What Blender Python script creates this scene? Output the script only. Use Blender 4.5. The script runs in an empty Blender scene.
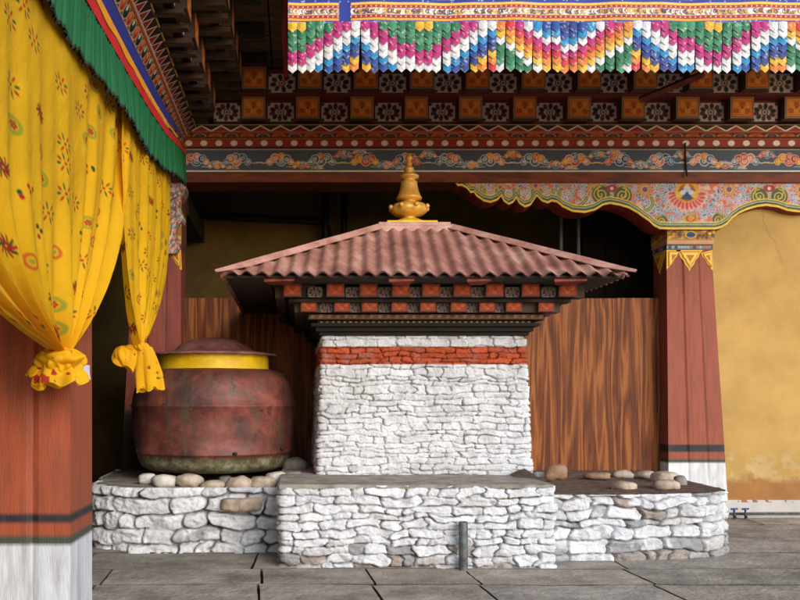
import bpy, math, random
import numpy as np
from math import radians as R, pi
rnd = random.Random(7)
F = 840.0; EYE = 1.6
scene = bpy.context.scene
COL = scene.collection

def px(x, y, d):                       # photo measurement at distance d -> world
    return ((x-295)*d/F, d, EYE+(400-y)*d/F)
def WX(x, d): return (x-295)*d/F
def WZ(y, d): return EYE+(400-y)*d/F
def s2l(c):
    a = np.asarray(c, float)/255.0
    return np.where(a <= .04045, a/12.92, ((a+.055)/1.055)**2.4)

# ------------------------------------------------------------ noise
_tab = np.random.RandomState(3).rand(8, 256, 256)
def vn(x, y, seed=0):
    t = _tab[seed % 8]; x = np.asarray(x, float)+seed*17.3; y = np.asarray(y, float)+seed*5.1
    xi = np.floor(x).astype(int); yi = np.floor(y).astype(int)
    fx = x-xi; fy = y-yi; fx = fx*fx*(3-2*fx); fy = fy*fy*(3-2*fy)
    a = t[xi & 255, yi & 255]; b = t[(xi+1) & 255, yi & 255]; c = t[xi & 255, (yi+1) & 255]; d = t[(xi+1) & 255, (yi+1) & 255]
    return (a*(1-fx)+b*fx)*(1-fy)+(c*(1-fx)+d*fx)*fy
def fbm(x, y, seed=0, n=4):
    v = 0; a = .5
    for i in range(n):
        v = v+a*vn(x*2**i, y*2**i, seed+i); a *= .5
    return v/(1-.5**n)

# ------------------------------------------------------------ canvas for painted patterns
class Cv:
    def __init__(s, x0, y0, W, H, cell, bg):
        s.x0, s.y0, s.W, s.H = x0, y0, W, H
        s.nx = max(2, int(round(W/cell))+1); s.ny = max(2, int(round(H/cell))+1)
        s.cx = W/(s.nx-1); s.cy = H/(s.ny-1); s.aa = max(s.cx, s.cy)
        s.img = np.empty((s.ny, s.nx, 3)); s.img[:] = s2l(bg)
        s.xs = x0+np.arange(s.nx)*s.cx; s.ys = y0+np.arange(s.ny)*s.cy
    def win(s, a, b, c, d):
        m = s.aa
        i0 = max(0, int((a-m-s.x0)/s.cx)); i1 = min(s.nx, int((b+m-s.x0)/s.cx)+2)
        j0 = max(0, int((c-m-s.y0)/s.cy)); j1 = min(s.ny, int((d+m-s.y0)/s.cy)+2)
        if i1 <= i0 or j1 <= j0: return None
        X, Y = np.meshgrid(s.xs[i0:i1], s.ys[j0:j1]); return (slice(j0, j1), slice(i0, i1)), X, Y
    def put(s, sl, sd, col):          # sd signed distance (neg inside)
        m = np.clip(.5-sd/s.aa, 0, 1)[..., None]
        s.img[sl] = s.img[sl]*(1-m)+s2l(col)*m
    def rect(s, a, b, c, d, col):
        w = s.win(a, b, c, d)
        if w:
            sl, X, Y = w; s.put(sl, np.maximum(np.maximum(a-X, X-b), np.maximum(c-Y, Y-d)), col)
    def disc(s, x, y, r, col, ax=1, ay=1, rot=0):
        q = r*max(ax, ay); w = s.win(x-q, x+q, y-q, y+q)
        if w:
            sl, X, Y = w; c, t = math.cos(rot), math.sin(rot)
            U = ((X-x)*c+(Y-y)*t)/ax; V = (-(X-x)*t+(Y-y)*c)/ay
            s.put(sl, (np.hypot(U, V)-r)*min(ax, ay), col)
    def ring(s, x, y, r, wd, col, ax=1, ay=1):
        q = (r+wd)*max(ax, ay); w = s.win(x-q, x+q, y-q, y+q)
        if w:
            sl, X, Y = w; s.put(sl, (abs(np.hypot((X-x)/ax, (Y-y)/ay)-r)-wd/2), col)
    def line(s, pts, wd, col):
        for (x1, y1), (x2, y2) in zip(pts[:-1], pts[1:]):
            w = s.win(min(x1, x2)-wd, max(x1, x2)+wd, min(y1, y2)-wd, max(y1, y2)+wd)
            if not w: continue
            sl, X, Y = w; dx, dy = x2-x1, y2-y1; L = dx*dx+dy*dy+1e-12
            t = np.clip(((X-x1)*dx+(Y-y1)*dy)/L, 0, 1)
            s.put(sl, np.hypot(X-x1-t*dx, Y-y1-t*dy)-wd/2, col)
    def poly(s, pts, col):
        xs = [p[0] for p in pts]; ys = [p[1] for p in pts]
        w = s.win(min(xs), max(xs), min(ys), max(ys))
        if not w: return
        sl, X, Y = w; ins = np.zeros(X.shape, bool)
        for (x1, y1), (x2, y2) in zip(pts, pts[1:]+pts[:1]):
            if y1 == y2: continue
            k = ((y1 > Y) != (y2 > Y)) & (X < (x2-x1)*(Y-y1)/(y2-y1)+x1); ins ^= k
        s.put(sl, np.where(ins, -1., 1.), col)
    def spiral(s, x, y, r, turns, wd, col, a0=0, sg=1, n=22, r1=.12):
        s.line([(x+r*(1-(1-r1)*t/n)*math.cos(a0+sg*turns*2*pi*t/n), y+r*(1-(1-r1)*t/n)*math.sin(a0+sg*turns*2*pi*t/n)) for t in range(n+1)], wd, col)
    def sample(s, X, Y):
        u = np.clip((X-s.x0)/s.cx, 0, s.nx-1.001); v = np.clip((Y-s.y0)/s.cy, 0, s.ny-1.001)
        i = u.astype(int); j = v.astype(int); a = (u-i)[..., None]; b = (v-j)[..., None]; g = s.img
        return (g[j, i]*(1-a)+g[j, i+1]*a)*(1-b)+(g[j+1, i]*(1-a)+g[j+1, i+1]*a)*b

# ------------------------------------------------------------ mesh helpers
def link(o, parent=None):
    COL.objects.link(o)
    if parent is not None: o.parent = parent
    return o
class MB:
    def __init__(s): s.v = []; s.f = []; s.c = []; s.n = 0
    def add(s, v, f, col=None):
        v = np.asarray(v, float).reshape(-1, 3); s.v.append(v); s.f += [tuple(i+s.n for i in q) for q in f]; s.n += len(v)
        c = np.empty((len(v), 3)); c[:] = (.5, .5, .5) if col is None else col; s.c.append(c); return s
    def box(s, x0, x1, y0, y1, z0, z1, col=None, bev=0):
        if bev:
            b = bev; v = []
            for (x, sx) in ((x0, 1), (x1, -1)):
                for (y, sy) in ((y0, 1), (y1, -1)):
                    for (z, sz) in ((z0, 1), (z1, -1)):
                        v += [(x+sx*b, y+sy*b, z), (x+sx*b, y, z+sz*b), (x, y+sy*b, z+sz*b)]
            import bmesh
            bm = bmesh.new(); [bm.verts.new(p) for p in v]; r = bmesh.ops.convex_hull(bm, input=bm.verts)
            bm.verts.index_update(); vv = [tuple(p.co) for p in bm.verts]; ff = [tuple(w.index for w in q.verts) for q in bm.faces]; bm.free()
            return s.add(vv, ff, col)
        v = [(x, y, z) for x in (x0, x1) for y in (y0, y1) for z in (z0, z1)]
        return s.add(v, [(0, 1, 3, 2), (4, 6, 7, 5), (0, 4, 5, 1), (2, 3, 7, 6), (0, 2, 6, 4), (1, 5, 7, 3)], col)
    def hexa(s, p, col=None):      # 8 corner points in (x,y,z) lexicographic order
        return s.add(p, [(0, 1, 3, 2), (4, 6, 7, 5), (0, 4, 5, 1), (2, 3, 7, 6), (0, 2, 6, 4), (1, 5, 7, 3)], col)
    def grid(s, P, C=None, close_u=False):
        ny, nx = P.shape[:2]; i = np.arange(ny*nx).reshape(ny, nx)
        a, b, c, d = i[:-1, :-1], i[:-1, 1:], i[1:, 1:], i[1:, :-1]
        f = np.stack([a, b, c, d], -1).reshape(-1, 4).tolist()
        if close_u: f += np.stack([i[:-1, -1], i[:-1, 0], i[1:, 0], i[1:, -1]], -1).tolist()
        return s.add(P.reshape(-1, 3), f, None if C is None else np.asarray(C).reshape(-1, 3))
    def lathe(s, prof, n=48, cx=0, cy=0, cz=0, rf=None, col=None):
        a = np.arange(n)*2*pi/n; r = np.array([p[0] for p in prof])[:, None]; z = np.array([p[1] for p in prof])[:, None]
        rr = r*np.ones((1, n))
        if rf: rr = rf(rr, a[None, :], z)
        P = np.stack([cx+rr*np.cos(a), cy+rr*np.sin(a), cz+z+0*rr], -1)
        return s.grid(P, None if col is None else np.broadcast_to(col, P.shape), True)
    def tube(s, pts, r, n=8, col=None):
        pts = [np.array(p, float) for p in pts]; rings = []
        for k, p in enumerate(pts):
            t = pts[min(k+1, len(pts)-1)]-pts[max(k-1, 0)]; t /= np.linalg.norm(t)+1e-9
            u = np.cross(t, (0, 0, 1) if abs(t[2]) < .9 else (1, 0, 0)); u /= np.linalg.norm(u); w = np.cross(t, u)
            rk = r[k] if hasattr(r, '__len__') else r
            rings.append([p+rk*(math.cos(2*pi*j/n)*u+math.sin(2*pi*j/n)*w) for j in range(n)])
        base = len(pts); P = np.array(rings); s.grid(P, None if col is None else np.broadcast_to(col, P.shape), True)
        m = s.n-base*n
        s.f += [tuple(m+j for j in range(n))[::-1], tuple(m+(base-1)*n+j for j in range(n))]
        return s
    def build(s, name, mat, parent=None, smooth=False, at=None):
        v = np.concatenate(s.v); me = bpy.data.meshes.new(name)
        if at is not None: v = v-np.array(at)
        me.from_pydata(v.tolist(), [], s.f); c = np.concatenate(s.c)
        ca = me.color_attributes.new('Col', 'FLOAT_COLOR', 'POINT')
        ca.data.foreach_set('color', np.concatenate([c, np.ones((len(c), 1))], 1).astype(np.float32).ravel())
        me.materials.append(mat)
        if smooth: me.polygons.foreach_set('use_smooth', [True]*len(me.polygons))
        me.update(); o = bpy.data.objects.new(name, me)
        if at is not None: o.location = at
        return link(o, parent)
def tag(o, label, cat, group=None):
    o['label'] = label; o['category'] = cat
    if group: o['group'] = group
    return o
def struct(o): o['kind'] = 'structure'; return o
def root(name, loc, label, cat, group=None):
    o = bpy.data.objects.new(name, None); o.empty_display_size = .1; link(o); o.location = loc; return tag(o, label, cat, group)
def reparent(o, r):                   # keep world place of a part built in world coords
    o.parent = r; o.location = (o.location.x-r.location.x, o.location.y-r.location.y, o.location.z-r.location.z); return o
def copy_part(src, parent, loc, rz=0, scale=None):
    o = src.copy(); COL.objects.link(o); o.parent = parent; o.location = loc; o.rotation_euler = (0, 0, rz)
    if scale: o.scale = scale
    return o

# ------------------------------------------------------------ materials
def newmat(name):
    m = bpy.data.materials.new(name); m.use_nodes = True; nt = m.node_tree
    return m, nt, nt.nodes['Principled BSDF']
def N(nt, t, **k):
    n = nt.nodes.new(t)
    for a, b in k.items():
        if a in n.inputs: n.inputs[a].default_value = b
        else: setattr(n, a, b)
    return n
def coords(nt, scale=(1, 1, 1), kind='Object'):
    tc = N(nt, 'ShaderNodeTexCoord'); mp = N(nt, 'ShaderNodeMapping'); nt.links.new(tc.outputs[kind], mp.inputs[0]); mp.inputs['Scale'].default_value = scale; return mp.outputs[0]
def mixc(nt, fac, a, b, mode='MIX'):
    m = N(nt, 'ShaderNodeMix', data_type='RGBA', blend_type=mode)
    for i, v in ((0, fac), (6, a), (7, b)):
        if hasattr(v, 'links'): nt.links.new(v, m.inputs[i])
        else: m.inputs[i].default_value = v if i == 0 else (*v, 1)
    return m.outputs[2]
def ramp(nt, src, stops):
    r = N(nt, 'ShaderNodeValToRGB'); nt.links.new(src, r.inputs[0]); e = r.color_ramp.elements
    while len(e) < len(stops): e.new(.5)
    for q, (p, c) in zip(e, stops): q.position = p; q.color = (*c, 1) if len(c) == 3 else c
    return r.outputs[0]
def noise(nt, vec, scale, detail=5, rough=.6, dist=0):
    n = N(nt, 'ShaderNodeTexNoise', Scale=scale, Detail=detail, Roughness=rough, Distortion=dist); nt.links.new(vec, n.inputs['Vector']); return n.outputs[0]
def bump(nt, b, h, st, dist=.01):
    n = N(nt, 'ShaderNodeBump', Strength=st, Distance=dist); nt.links.new(h, n.inputs['Height']); nt.links.new(n.outputs[0], b.inputs['Normal'])
def mat_attr(name, rough=.75, var=.35, scale=9, bmp=.4, sc=(1, 1, 1), dirt=None, dirtamt=.5, transl=0, bdist=.006):
    m, nt, b = newmat(name); a = N(nt, 'ShaderNodeAttribute', attribute_name='Col'); v = coords(nt, sc)
    n = noise(nt, v, scale); g = ramp(nt, n, [(.3, (1-var,)*3), (.65, (1, 1, 1))])
    c = mixc(nt, 1, a.outputs[0], g, 'MULTIPLY')
    if dirt:
        n3 = noise(nt, v, scale*.4, 8, .7); k = ramp(nt, n3, [(.5, (0, 0, 0)), (.72, (dirtamt,)*3)]); c = mixc(nt, k, c, dirt)
    nt.links.new(c, b.inputs['Base Color']); b.inputs['Roughness'].default_value = rough
    n2 = noise(nt, v, scale*6, 4); bump(nt, b, n2, bmp, bdist)
    if transl:
        t = N(nt, 'ShaderNodeBsdfTranslucent'); nt.links.new(c, t.inputs[0]); mx = N(nt, 'ShaderNodeMixShader', Fac=transl)
        nt.links.new(b.outputs[0], mx.inputs[1]); nt.links.new(t.outputs[0], mx.inputs[2]); nt.links.new(mx.outputs[0], nt.nodes['Material Output'].inputs[0])
    return m
def mat_n(name, c1, c2, rough=.7, scale=6, sc=(1, 1, 1), bmp=.4, metal=0, dist=0, lo=.35, hi=.65, bdist=.008, bs=5, c3=None):
    m, nt, b = newmat(name); v = coords(nt, sc); n = noise(nt, v, scale, 7, .65, dist)
    st = [(lo, s2l(c1)), (hi, s2l(c2))]
    if c3: st.append((min(hi+.12, .95), s2l(c3)))
    c = ramp(nt, n, st)
    nt.links.new(c, b.inputs['Base Color']); b.inputs['Roughness'].default_value = rough; b.inputs['Metallic'].default_value = metal
    bump(nt, b, noise(nt, v, scale*bs, 5), bmp, bdist); return m
M_paint = mat_attr('painted_wood', .65, .12, 7, .5, dirt=(.05, .035, .028), dirtamt=.15)
M_stone = mat_attr('whitewashed_stone', .9, .22, 14, 1.0, dirt=(.30, .30, .30), dirtamt=.5, bdist=.014)
M_brocade = mat_attr('brocade_cloth', .6, .2, 30, .4)
M_curtain = mat_attr('printed_cotton', .8, .14, 3, .35, transl=.38, bdist=.012)
M_cloth = mat_attr('valance_cloth', .75, .25, 6, .2)
M_column = mat_attr('column_paint', .66, .26, 5, .7, sc=(4, 4, .5), dirt=(.09, .045, .035), dirtamt=.5)
M_wallp = mat_attr('ochre_plaster', .85, .2, 2.2, .5, dirt=(.30, .14, .03), dirtamt=.4)
M_slab = mat_attr('paving_stone', .8, .5, 3.1, 1.0, dirt=(.085, .078, .065), dirtamt=.75, bdist=.02)
M_dark = mat_n('shade_darkened_timber', (16, 8, 4), (30, 17, 10), .85, 3, (1, 6, 1))  # brown timber taken near black: shadow under the shrine eaves put into its colour
M_darkx = mat_n('smoked_ceiling_board', (36, 28, 22), (92, 72, 54), .85, 3, (1, 5, 1))
M_lintel = mat_n('lintel_red_paint', (84, 38, 24), (136, 62, 38), .7, 4, (.6, 3, 3))
M_red = mat_n('carved_edge_red', (96, 28, 14), (150, 52, 26), .65, 5)
M_soil = mat_n('dry_soil', (70, 52, 42), (128, 104, 86), .95, 9, bmp=1, bdist=.03, bs=4)
M_conc = mat_n('rough_cement', (112, 104, 94), (168, 160, 150), .9, 5, bmp=.8)
def mat_roof():
    m, nt, b = newmat('faded_roof_paint'); v = coords(nt)
    c = ramp(nt, noise(nt, v, 2.3, 8, .7), [(.3, s2l((122, 78, 66))), (.5, s2l((166, 116, 102))), (.7, s2l((200, 162, 146)))])
    k = ramp(nt, noise(nt, coords(nt, (1, 1, 1)), 9, 9, .8), [(.56, (0,)*3), (.68, (.75,)*3)]); c = mixc(nt, k, c, tuple(s2l((124, 76, 56))))
    k = ramp(nt, noise(nt, v, 26, 6, .8), [(.62, (0,)*3), (.7, (.6,)*3)]); c = mixc(nt, k, c, tuple(s2l((96, 70, 62))))
    nt.links.new(c, b.inputs['Base Color']); b.inputs['Roughness'].default_value = .6; bump(nt, b, noise(nt, v, 60, 4), .12, .003); return m
M_roof = mat_roof()
M_roofcap = mat_n('faded_flashing', (160, 108, 96), (200, 156, 142), .5, 5, bmp=.3)
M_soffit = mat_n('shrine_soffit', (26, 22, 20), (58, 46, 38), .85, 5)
M_gold = mat_n('gilded_finial', (206, 142, 50), (244, 196, 100), .4, 4, bmp=.2, metal=.25)
M_yel = mat_n('yellow_enamel', (214, 168, 10), (238, 200, 30), .55, 6, bmp=.3)
M_lidm = mat_n('lid_faded_maroon', (92, 54, 52), (158, 106, 100), .6, 5, bmp=.5)
M_steel = mat_n('galvanised_pipe', (58, 62, 62), (110, 114, 112), .6, 12, bmp=.4, metal=.3)
M_blue = mat_n('tap_blue', (20, 60, 120), (40, 90, 160), .4, 6)
M_black = mat_n('black_rubber', (8, 8, 8), (20, 19, 18), .6, 6)
M_greyp = mat_n('grey_conduit', (92, 98, 104), (128, 134, 140), .5, 6)
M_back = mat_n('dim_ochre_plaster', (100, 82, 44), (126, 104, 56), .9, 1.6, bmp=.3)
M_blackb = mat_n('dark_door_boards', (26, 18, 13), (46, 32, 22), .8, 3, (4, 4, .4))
M_paper = mat_n('paper_sheet', (205, 200, 214), (232, 228, 238), .8, 9, bmp=.1)
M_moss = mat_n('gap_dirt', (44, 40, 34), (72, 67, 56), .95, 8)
def rock(name, a, b): return mat_n(name, a, b, .85, 6, bmp=.9, bdist=.01)
ROCKS = {'white': rock('pale_cobble', (172, 164, 154), (214, 208, 200)), 'tan': rock('tan_cobble', (138, 118, 100), (200, 184, 164)),
         'brown': rock('brown_cobble', (122, 92, 70), (160, 128, 102)), 'grey': rock('grey_cobble', (104, 98, 92), (146, 140, 132))}
def mat_wood():
    m, nt, b = newmat('veneer_board'); v = coords(nt, (1, 1, .065))
    n0 = noise(nt, v, 5.0, 3, .45, .5); w = N(nt, 'ShaderNodeMath', operation='MULTIPLY'); nt.links.new(n0, w.inputs[0]); w.inputs[1].default_value = 7.0
    fr = N(nt, 'ShaderNodeMath', operation='PINGPONG'); nt.links.new(w.outputs[0], fr.inputs[0]); fr.inputs[1].default_value = .5
    v2 = coords(nt, (1, 1, .03)); n1 = noise(nt, v2, 70, 5, .7)
    ad = N(nt, 'ShaderNodeMath', operation='MULTIPLY_ADD'); nt.links.new(fr.outputs[0], ad.inputs[0]); ad.inputs[1].default_value = 1.2; nt.links.new(n1, ad.inputs[2])
    c = ramp(nt, ad.outputs[0], [(.36, s2l((64, 32, 16))), (.62, s2l((102, 52, 23))), (.88, s2l((126, 68, 30))), (1.0, s2l((150, 90, 44)))])
    nt.links.new(c, b.inputs['Base Color']); b.inputs['Roughness'].default_value = .6; b.inputs['Specular IOR Level'].default_value = .25; bump(nt, b, n1, .1, .003); return m
M_wood = mat_wood()
def mat_jar():
    m, nt, b = newmat('weathered_copper_paint'); v = coords(nt)
    n = noise(nt, v, 2.6, 9, .68, .3); c = ramp(nt, n, [(.33, s2l((50, 38, 36))), (.45, s2l((88, 46, 38))), (.58, s2l((124, 62, 52))), (.74, s2l((146, 92, 78)))])
    n2 = noise(nt, coords(nt, (1, 1, .35)), 5.5, 12, .8, .4); k = ramp(nt, n2, [(.5, (0, 0, 0)), (.62, (.85,)*3)])
    c = mixc(nt, k, c, tuple(s2l((76, 78, 62))))
    n4 = noise(nt, v, 5.5, 10, .8); k4 = ramp(nt, n4, [(.57, (0, 0, 0)), (.63, (.75,)*3)]); c = mixc(nt, k4, c, tuple(s2l((36, 32, 30))))
    tc = N(nt, 'ShaderNodeTexCoord'); sp = N(nt, 'ShaderNodeSeparateXYZ'); nt.links.new(tc.outputs['Object'], sp.inputs[0])
    ma = N(nt, 'ShaderNodeMath', operation='MULTIPLY_ADD'); nt.links.new(n2, ma.inputs[0]); ma.inputs[1].default_value = .12; nt.links.new(sp.outputs[2], ma.inputs[2])
    k2 = ramp(nt, ma.outputs[0], [(.22, (1,)*3), (.27, (0,)*3)])
    n3 = noise(nt, v, 7, 8, .75); pat = ramp(nt, n3, [(.36, s2l((48, 46, 32))), (.5, s2l((102, 96, 66))), (.66, s2l((156, 152, 130)))])
    c = mixc(nt, k2, c, pat); nt.links.new(c, b.inputs['Base Color']); b.inputs['Roughness'].default_value = .56
    bump(nt, b, n4, .5, .012); return m
M_jar = mat_jar()

# ============================================================ GROUND
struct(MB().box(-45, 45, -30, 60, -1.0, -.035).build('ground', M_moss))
def paving():
    mb = MB(); g = random.Random(21)
    ds = [-3, -1.5, 0, 1.4, 2.6, 3.7, 4.6, 5.35, 6.05, 6.62, 7.24, 7.92, 8.75, 9.7, 10.7, 11.9, 13.2, 14.6]
    def wav(d): return 0
    for k in range(len(ds)-1):
        x = -9.0+g.random()
        edges = [x]
        while x < 13: x += g.uniform(.8, 2.3); edges.append(x)
        if 7.2 < ds[k+1] < 8: edges = [-9, -6.8, -4.9, -3.3, -1.7, -.3, .68, 1.6, 3.1, 4.9, 6.8, 8.3, 10.2, 13]
        sl = g.uniform(-.1, .1)
        for a, b in zip(edges[:-1], edges[1:]):
            gp = .009; j = lambda: g.uniform(-.006, .006)
            y0, y1 = ds[k]+gp*1.8, ds[k+1]-gp*1.8; a2, b2 = a+gp*1.3, b-gp*1.3; z = g.uniform(-.004, .004)
            nx, ny = 26, 16; U, V = np.meshgrid(np.linspace(0, 1, nx), np.linspace(0, 1, ny))
            X = a2+(b2-a2)*U+sl*(V-.5)*(y1-y0); Y = y0+(y1-y0)*V
            X = X+.008*(vn(X*0+a*3+(U > .5)*9, Y*6, 1)-.5)*(abs(U-.5)*2)**3; Y = Y+.03*(vn(X*3, Y*0+k*7, 2)-.5)
            Z = z+.010*fbm(X*2.3, Y*2.3, 3)+.006*fbm(X*11, Y*11, 4)+g.uniform(-.004, .004)*(U-.5)
            t = g.uniform(.82, 1.12); base = s2l((176, 166, 152))*t*np.array([1+g.uniform(-.03, .05), 1, 1+g.uniform(-.04, .04)])
            C = base*(.72+.5*fbm(X*1.3, Y*1.3, 5))[..., None]
            mb.grid(np.stack([X, Y, Z], -1), C)
            # skirt
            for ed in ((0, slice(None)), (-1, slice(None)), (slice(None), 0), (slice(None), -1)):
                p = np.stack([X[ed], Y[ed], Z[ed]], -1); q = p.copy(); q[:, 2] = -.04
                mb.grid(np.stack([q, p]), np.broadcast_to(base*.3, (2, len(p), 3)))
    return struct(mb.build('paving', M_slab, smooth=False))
paving()

# ============================================================ STONE MASONRY
def stone_field(S, Z, L, H, ch, sw, seed, warp=.35, rnd_edge=.012, depth=.035):
    g = random.Random(seed)
    Zw = Z+warp*ch*(fbm(S*1.6/sw*.6, Z*.5/ch, seed)-.5)*2+.25*ch*(vn(S*2.2/sw, Z*.6/ch, seed+1)-.5)
    rows = [-.5*ch]
    while rows[-1] < H+ch*2: rows.append(rows[-1]+ch*g.uniform(.65, 1.4))
    rows = np.array(rows); ri = np.clip(np.searchsorted(rows, Zw)-1, 0, len(rows)-2)
    lo = rows[ri]; hi = rows[ri+1]; dz = np.minimum(Zw-lo, hi-Zw)
    dx = np.zeros_like(Z); sid = np.zeros_like(Z)
    Sw = S+.35*sw*(vn(S*.9/sw, Z*1.4/ch, seed+2)-.5)+.10*sw*(vn(S*3/sw, Z*3/ch, seed+3)-.5)
    tilt = np.zeros_like(Z); ht = np.zeros_like(Z)
    for r in range(len(rows)-1):
        m = ri == r
        if not m.any(): continue
        e = [-sw*2+g.uniform(0, sw)]
        while e[-1] < L+sw*2: e.append(e[-1]+sw*g.choice([.55, .8, 1, 1.25, 1.6])*g.uniform(.85, 1.15))
        e = np.array(e); si = np.clip(np.searchsorted(e, Sw[m])-1, 0, len(e)-2)
        dx[m] = np.minimum(Sw[m]-e[si], e[si+1]-Sw[m]); sid[m] = si+r*97
        rr = np.random.RandomState(seed*31+r); hh = rr.rand(len(e)); tt = rr.rand(len(e))-.5
        mid = (e[si]+e[si+1])/2; ht[m] = hh[si]; tilt[m] = tt[si]*(Sw[m]-mid)/sw+(rr.rand(len(e))-.5)[si]*(Zw[m]-(lo[m]+hi[m])/2)/ch
    dd = -np.log(np.exp(-dx/(rnd_edge))+np.exp(-dz/(rnd_edge)))*rnd_edge      # smooth min
    dd = np.maximum(dd, 0); k = np.clip(dd/(rnd_edge*1.7), 0, 1); dome = 1-(1-k)**3.2
    fa = np.floor(vn(sid*3.1, sid*.7, seed)*3)                                  # each stone broken into a few facets
    p1 = (S*math.cos(.5)+Z*math.sin(.5))/sw*1.5; p2 = (-S*.3+Z*1.0)/ch
    facet = abs(vn(p1+sid*.37, p2*.5+sid*.11, seed+4)-.5)*1.2
    crack = np.exp(-(dd/.0075)**2)*np.clip((fbm(S*5/sw*.5, Z*4/ch*.4, seed+6)-.38)*7, 0, 1)
    h = depth*(dome*(.60+.6*ht)+.75*tilt*dome)+depth*.6*(fbm(S*3/sw, Z*1.6/ch, seed+4)-.5)*dome-depth*.8*facet*dome+depth*.42*(fbm(S*9/sw, Z*5/ch, seed+5, 4)-.5)-depth*.75*crack
    k = k*(1-.85*crack)
    return h, k, sid, ht
def path_pts(path, step):
    P = [np.array(p, float) for p in path]; out = []
    for a, b in zip(P[:-1], P[1:]):
        n = max(1, int(np.linalg.norm(b-a)/step)); out += [a+(b-a)*t/n for t in range(n)]
    return np.array(out+[P[-1]])
def masonry(mb, path, z0, z1, cell, ch, sw, seed, colf, batter=0, ctr=None, **k):
    Q = path_pts(path, cell); seg = np.r_[0, np.cumsum(np.hypot(*np.diff(Q, axis=0).T))]
    T = np.gradient(Q, axis=0); T /= np.linalg.norm(T, axis=1)[:, None]; Nn = np.stack([T[:, 1], -T[:, 0]], 1)
    nz = int((z1-z0)/cell)+1; z = np.linspace(0, z1-z0, nz); S, Z = np.meshgrid(seg, z)
    h, kk, sid, ht = stone_field(S, Z, seg[-1], z1-z0, ch, sw, seed, **k)
    X = np.broadcast_to(Q[:, 0], S.shape).copy(); Y = np.broadcast_to(Q[:, 1], S.shape).copy()
    if ctr:
        f = 1-batter*Z/(z1-z0); X = ctr[0]+(X-ctr[0])*f; Y = ctr[1]+(Y-ctr[1])*f
    top = .03*np.exp(-((z1-z0)-Z)/.02)
    X += Nn[:, 0]*(h-top); Y += Nn[:, 1]*(h-top)
    mb.grid(np.stack([X, Y, Z+z0-.002], -1), colf(S, Z, kk, sid, ht)); return X[-1], Y[-1]
def white_col(brown=.15, seed=1, low=0.):
    def f(S, Z, k, sid, ht):
        w = s2l((236, 238, 243)); j = s2l((92, 82, 70)); bare = s2l((156, 136, 120)); gy = s2l((140, 140, 142))
        tone = .92+.14*vn(sid*1.7, sid*.31, seed)
        C = w*tone[..., None]
        p = vn(sid*2.3, sid*.77, seed+2); q = fbm(S*7, Z*9, seed+1)
        lowf = np.clip(1-Z/.35, 0, 1)*low
        m = np.clip((p-(1-brown)-0+lowf*.5)*6, 0, 1)*np.clip((q-.35+lowf*.3)*6, 0, 1)*.85
        b = np.where((vn(sid*5.1, sid, seed+3) > .5)[..., None], bare, gy)
        C = C*(1-m[..., None])+b*m[..., None]
        kk = np.clip(1.2-k*2.6, 0, 1)[..., None]*np.clip(.1+2.4*(fbm(S*6, Z*7, seed+4)-.36), 0, .95)[..., None]; C = C*(1-kk)+j*kk
        d = np.clip((fbm(S*2.1, Z*2.1, seed+5)-.56)*5, 0, .32)[..., None]; C = C*(1-d)+s2l((176, 172, 168))*d
        return C
    return f
def arc(cx, cy, r, a0, a1, n=8): return [(cx+r*math.cos(R(a0+(a1-a0)*t/n)), cy+r*math.sin(R(a0+(a1-a0)*t/n))) for t in range(n+1)]
def top_cap(mb, outline, z, col=None, rough=.012, cell=.05, seed=2):
    xs = [p[0] for p in outline]; ys = [p[1] for p in outline]
    cx, cy = sum(xs)/len(xs), sum(ys)/len(ys); O = np.array(outline); rings = []
    for t in np.linspace(1, 0, 22):
        p = np.array([cx, cy])+(O-[cx, cy])*t; zz = z+rough*2*(fbm(p[:, 0]*3, p[:, 1]*3, seed)-.5)*(1 if t < 1 else .3); rings.append(np.c_[p, zz])
    P = np.array(rings); C = np.broadcast_to((.4, .4, .4) if col is None else col, P.shape); mb.grid(P, C, False)

# left plinth (under cauldron)
ZL = .684
pl = [(-2.35, 11.2), (-2.3, 10.2), (-2.23, 9.7)]+arc(-1.60, 9.46, .62, 182, 264, 9)+[(-1.2, 8.84), (-.12, 8.84)]
t = root('stone_platform', (-1.3, 9.8, 0), 'low whitewashed boulder platform with rounded corner under the big red cauldron', 'platform', 'whitewashed stone platforms')
mb = MB(); masonry(mb, pl, 0, ZL, .0095, .135, .34, 5, white_col(.12, 2, .2), warp=.48, rnd_edge=.018, depth=.075); reparent(mb.build('stone_face', M_stone, smooth=True), t)
mb = MB(); top_cap(mb, pl+[(-.12, 11.2)]+[pl[0]], ZL-.012); reparent(mb.build('platform_top', M_conc, smooth=True), t)
# centre platform
ZM = .79
pm = [(-.107, 11.3), (-.107, 8.0), (2.457, 8.0), (2.457, 8.7)]
t = root('stone_platform', (1.2, 9.6, 0), 'whitewashed rubble platform with cement ledge that carries the small roofed shrine', 'platform', 'whitewashed stone platforms')
mb = MB()
masonry(mb, [(-.12, 8.95)]+arc(-.08, 8.04, .04, 180, 270, 4)+[(1.2, 7.995)]+arc(2.417, 8.04, .04, 270, 360, 4)+[(2.457, 8.8)], 0, ZM, .0085, .076, .25, 11, white_col(.16, 4, .9), warp=.72, rnd_edge=.008, depth=.050)
reparent(mb.build('stone_face', M_stone, smooth=True), t)
mb = MB(); mb.hexa([(-.16, 7.975, ZM-.022), (-.16, 7.975, ZM+.012), (-.16, 11.3, ZM-.02), (-.16, 11.3, ZM+.03), (2.47, 7.965, ZM-.022), (2.47, 7.965, ZM+.008), (2.6, 11.3, ZM-.02), (2.6, 11.3, ZM+.03)])
g = []; U, V = np.meshgrid(np.linspace(-.15, 2.452, 130), np.linspace(0, 1, 40)); yy = 7.968+.012*fbm(U*6, V*0, 2)+V*1.3
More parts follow.
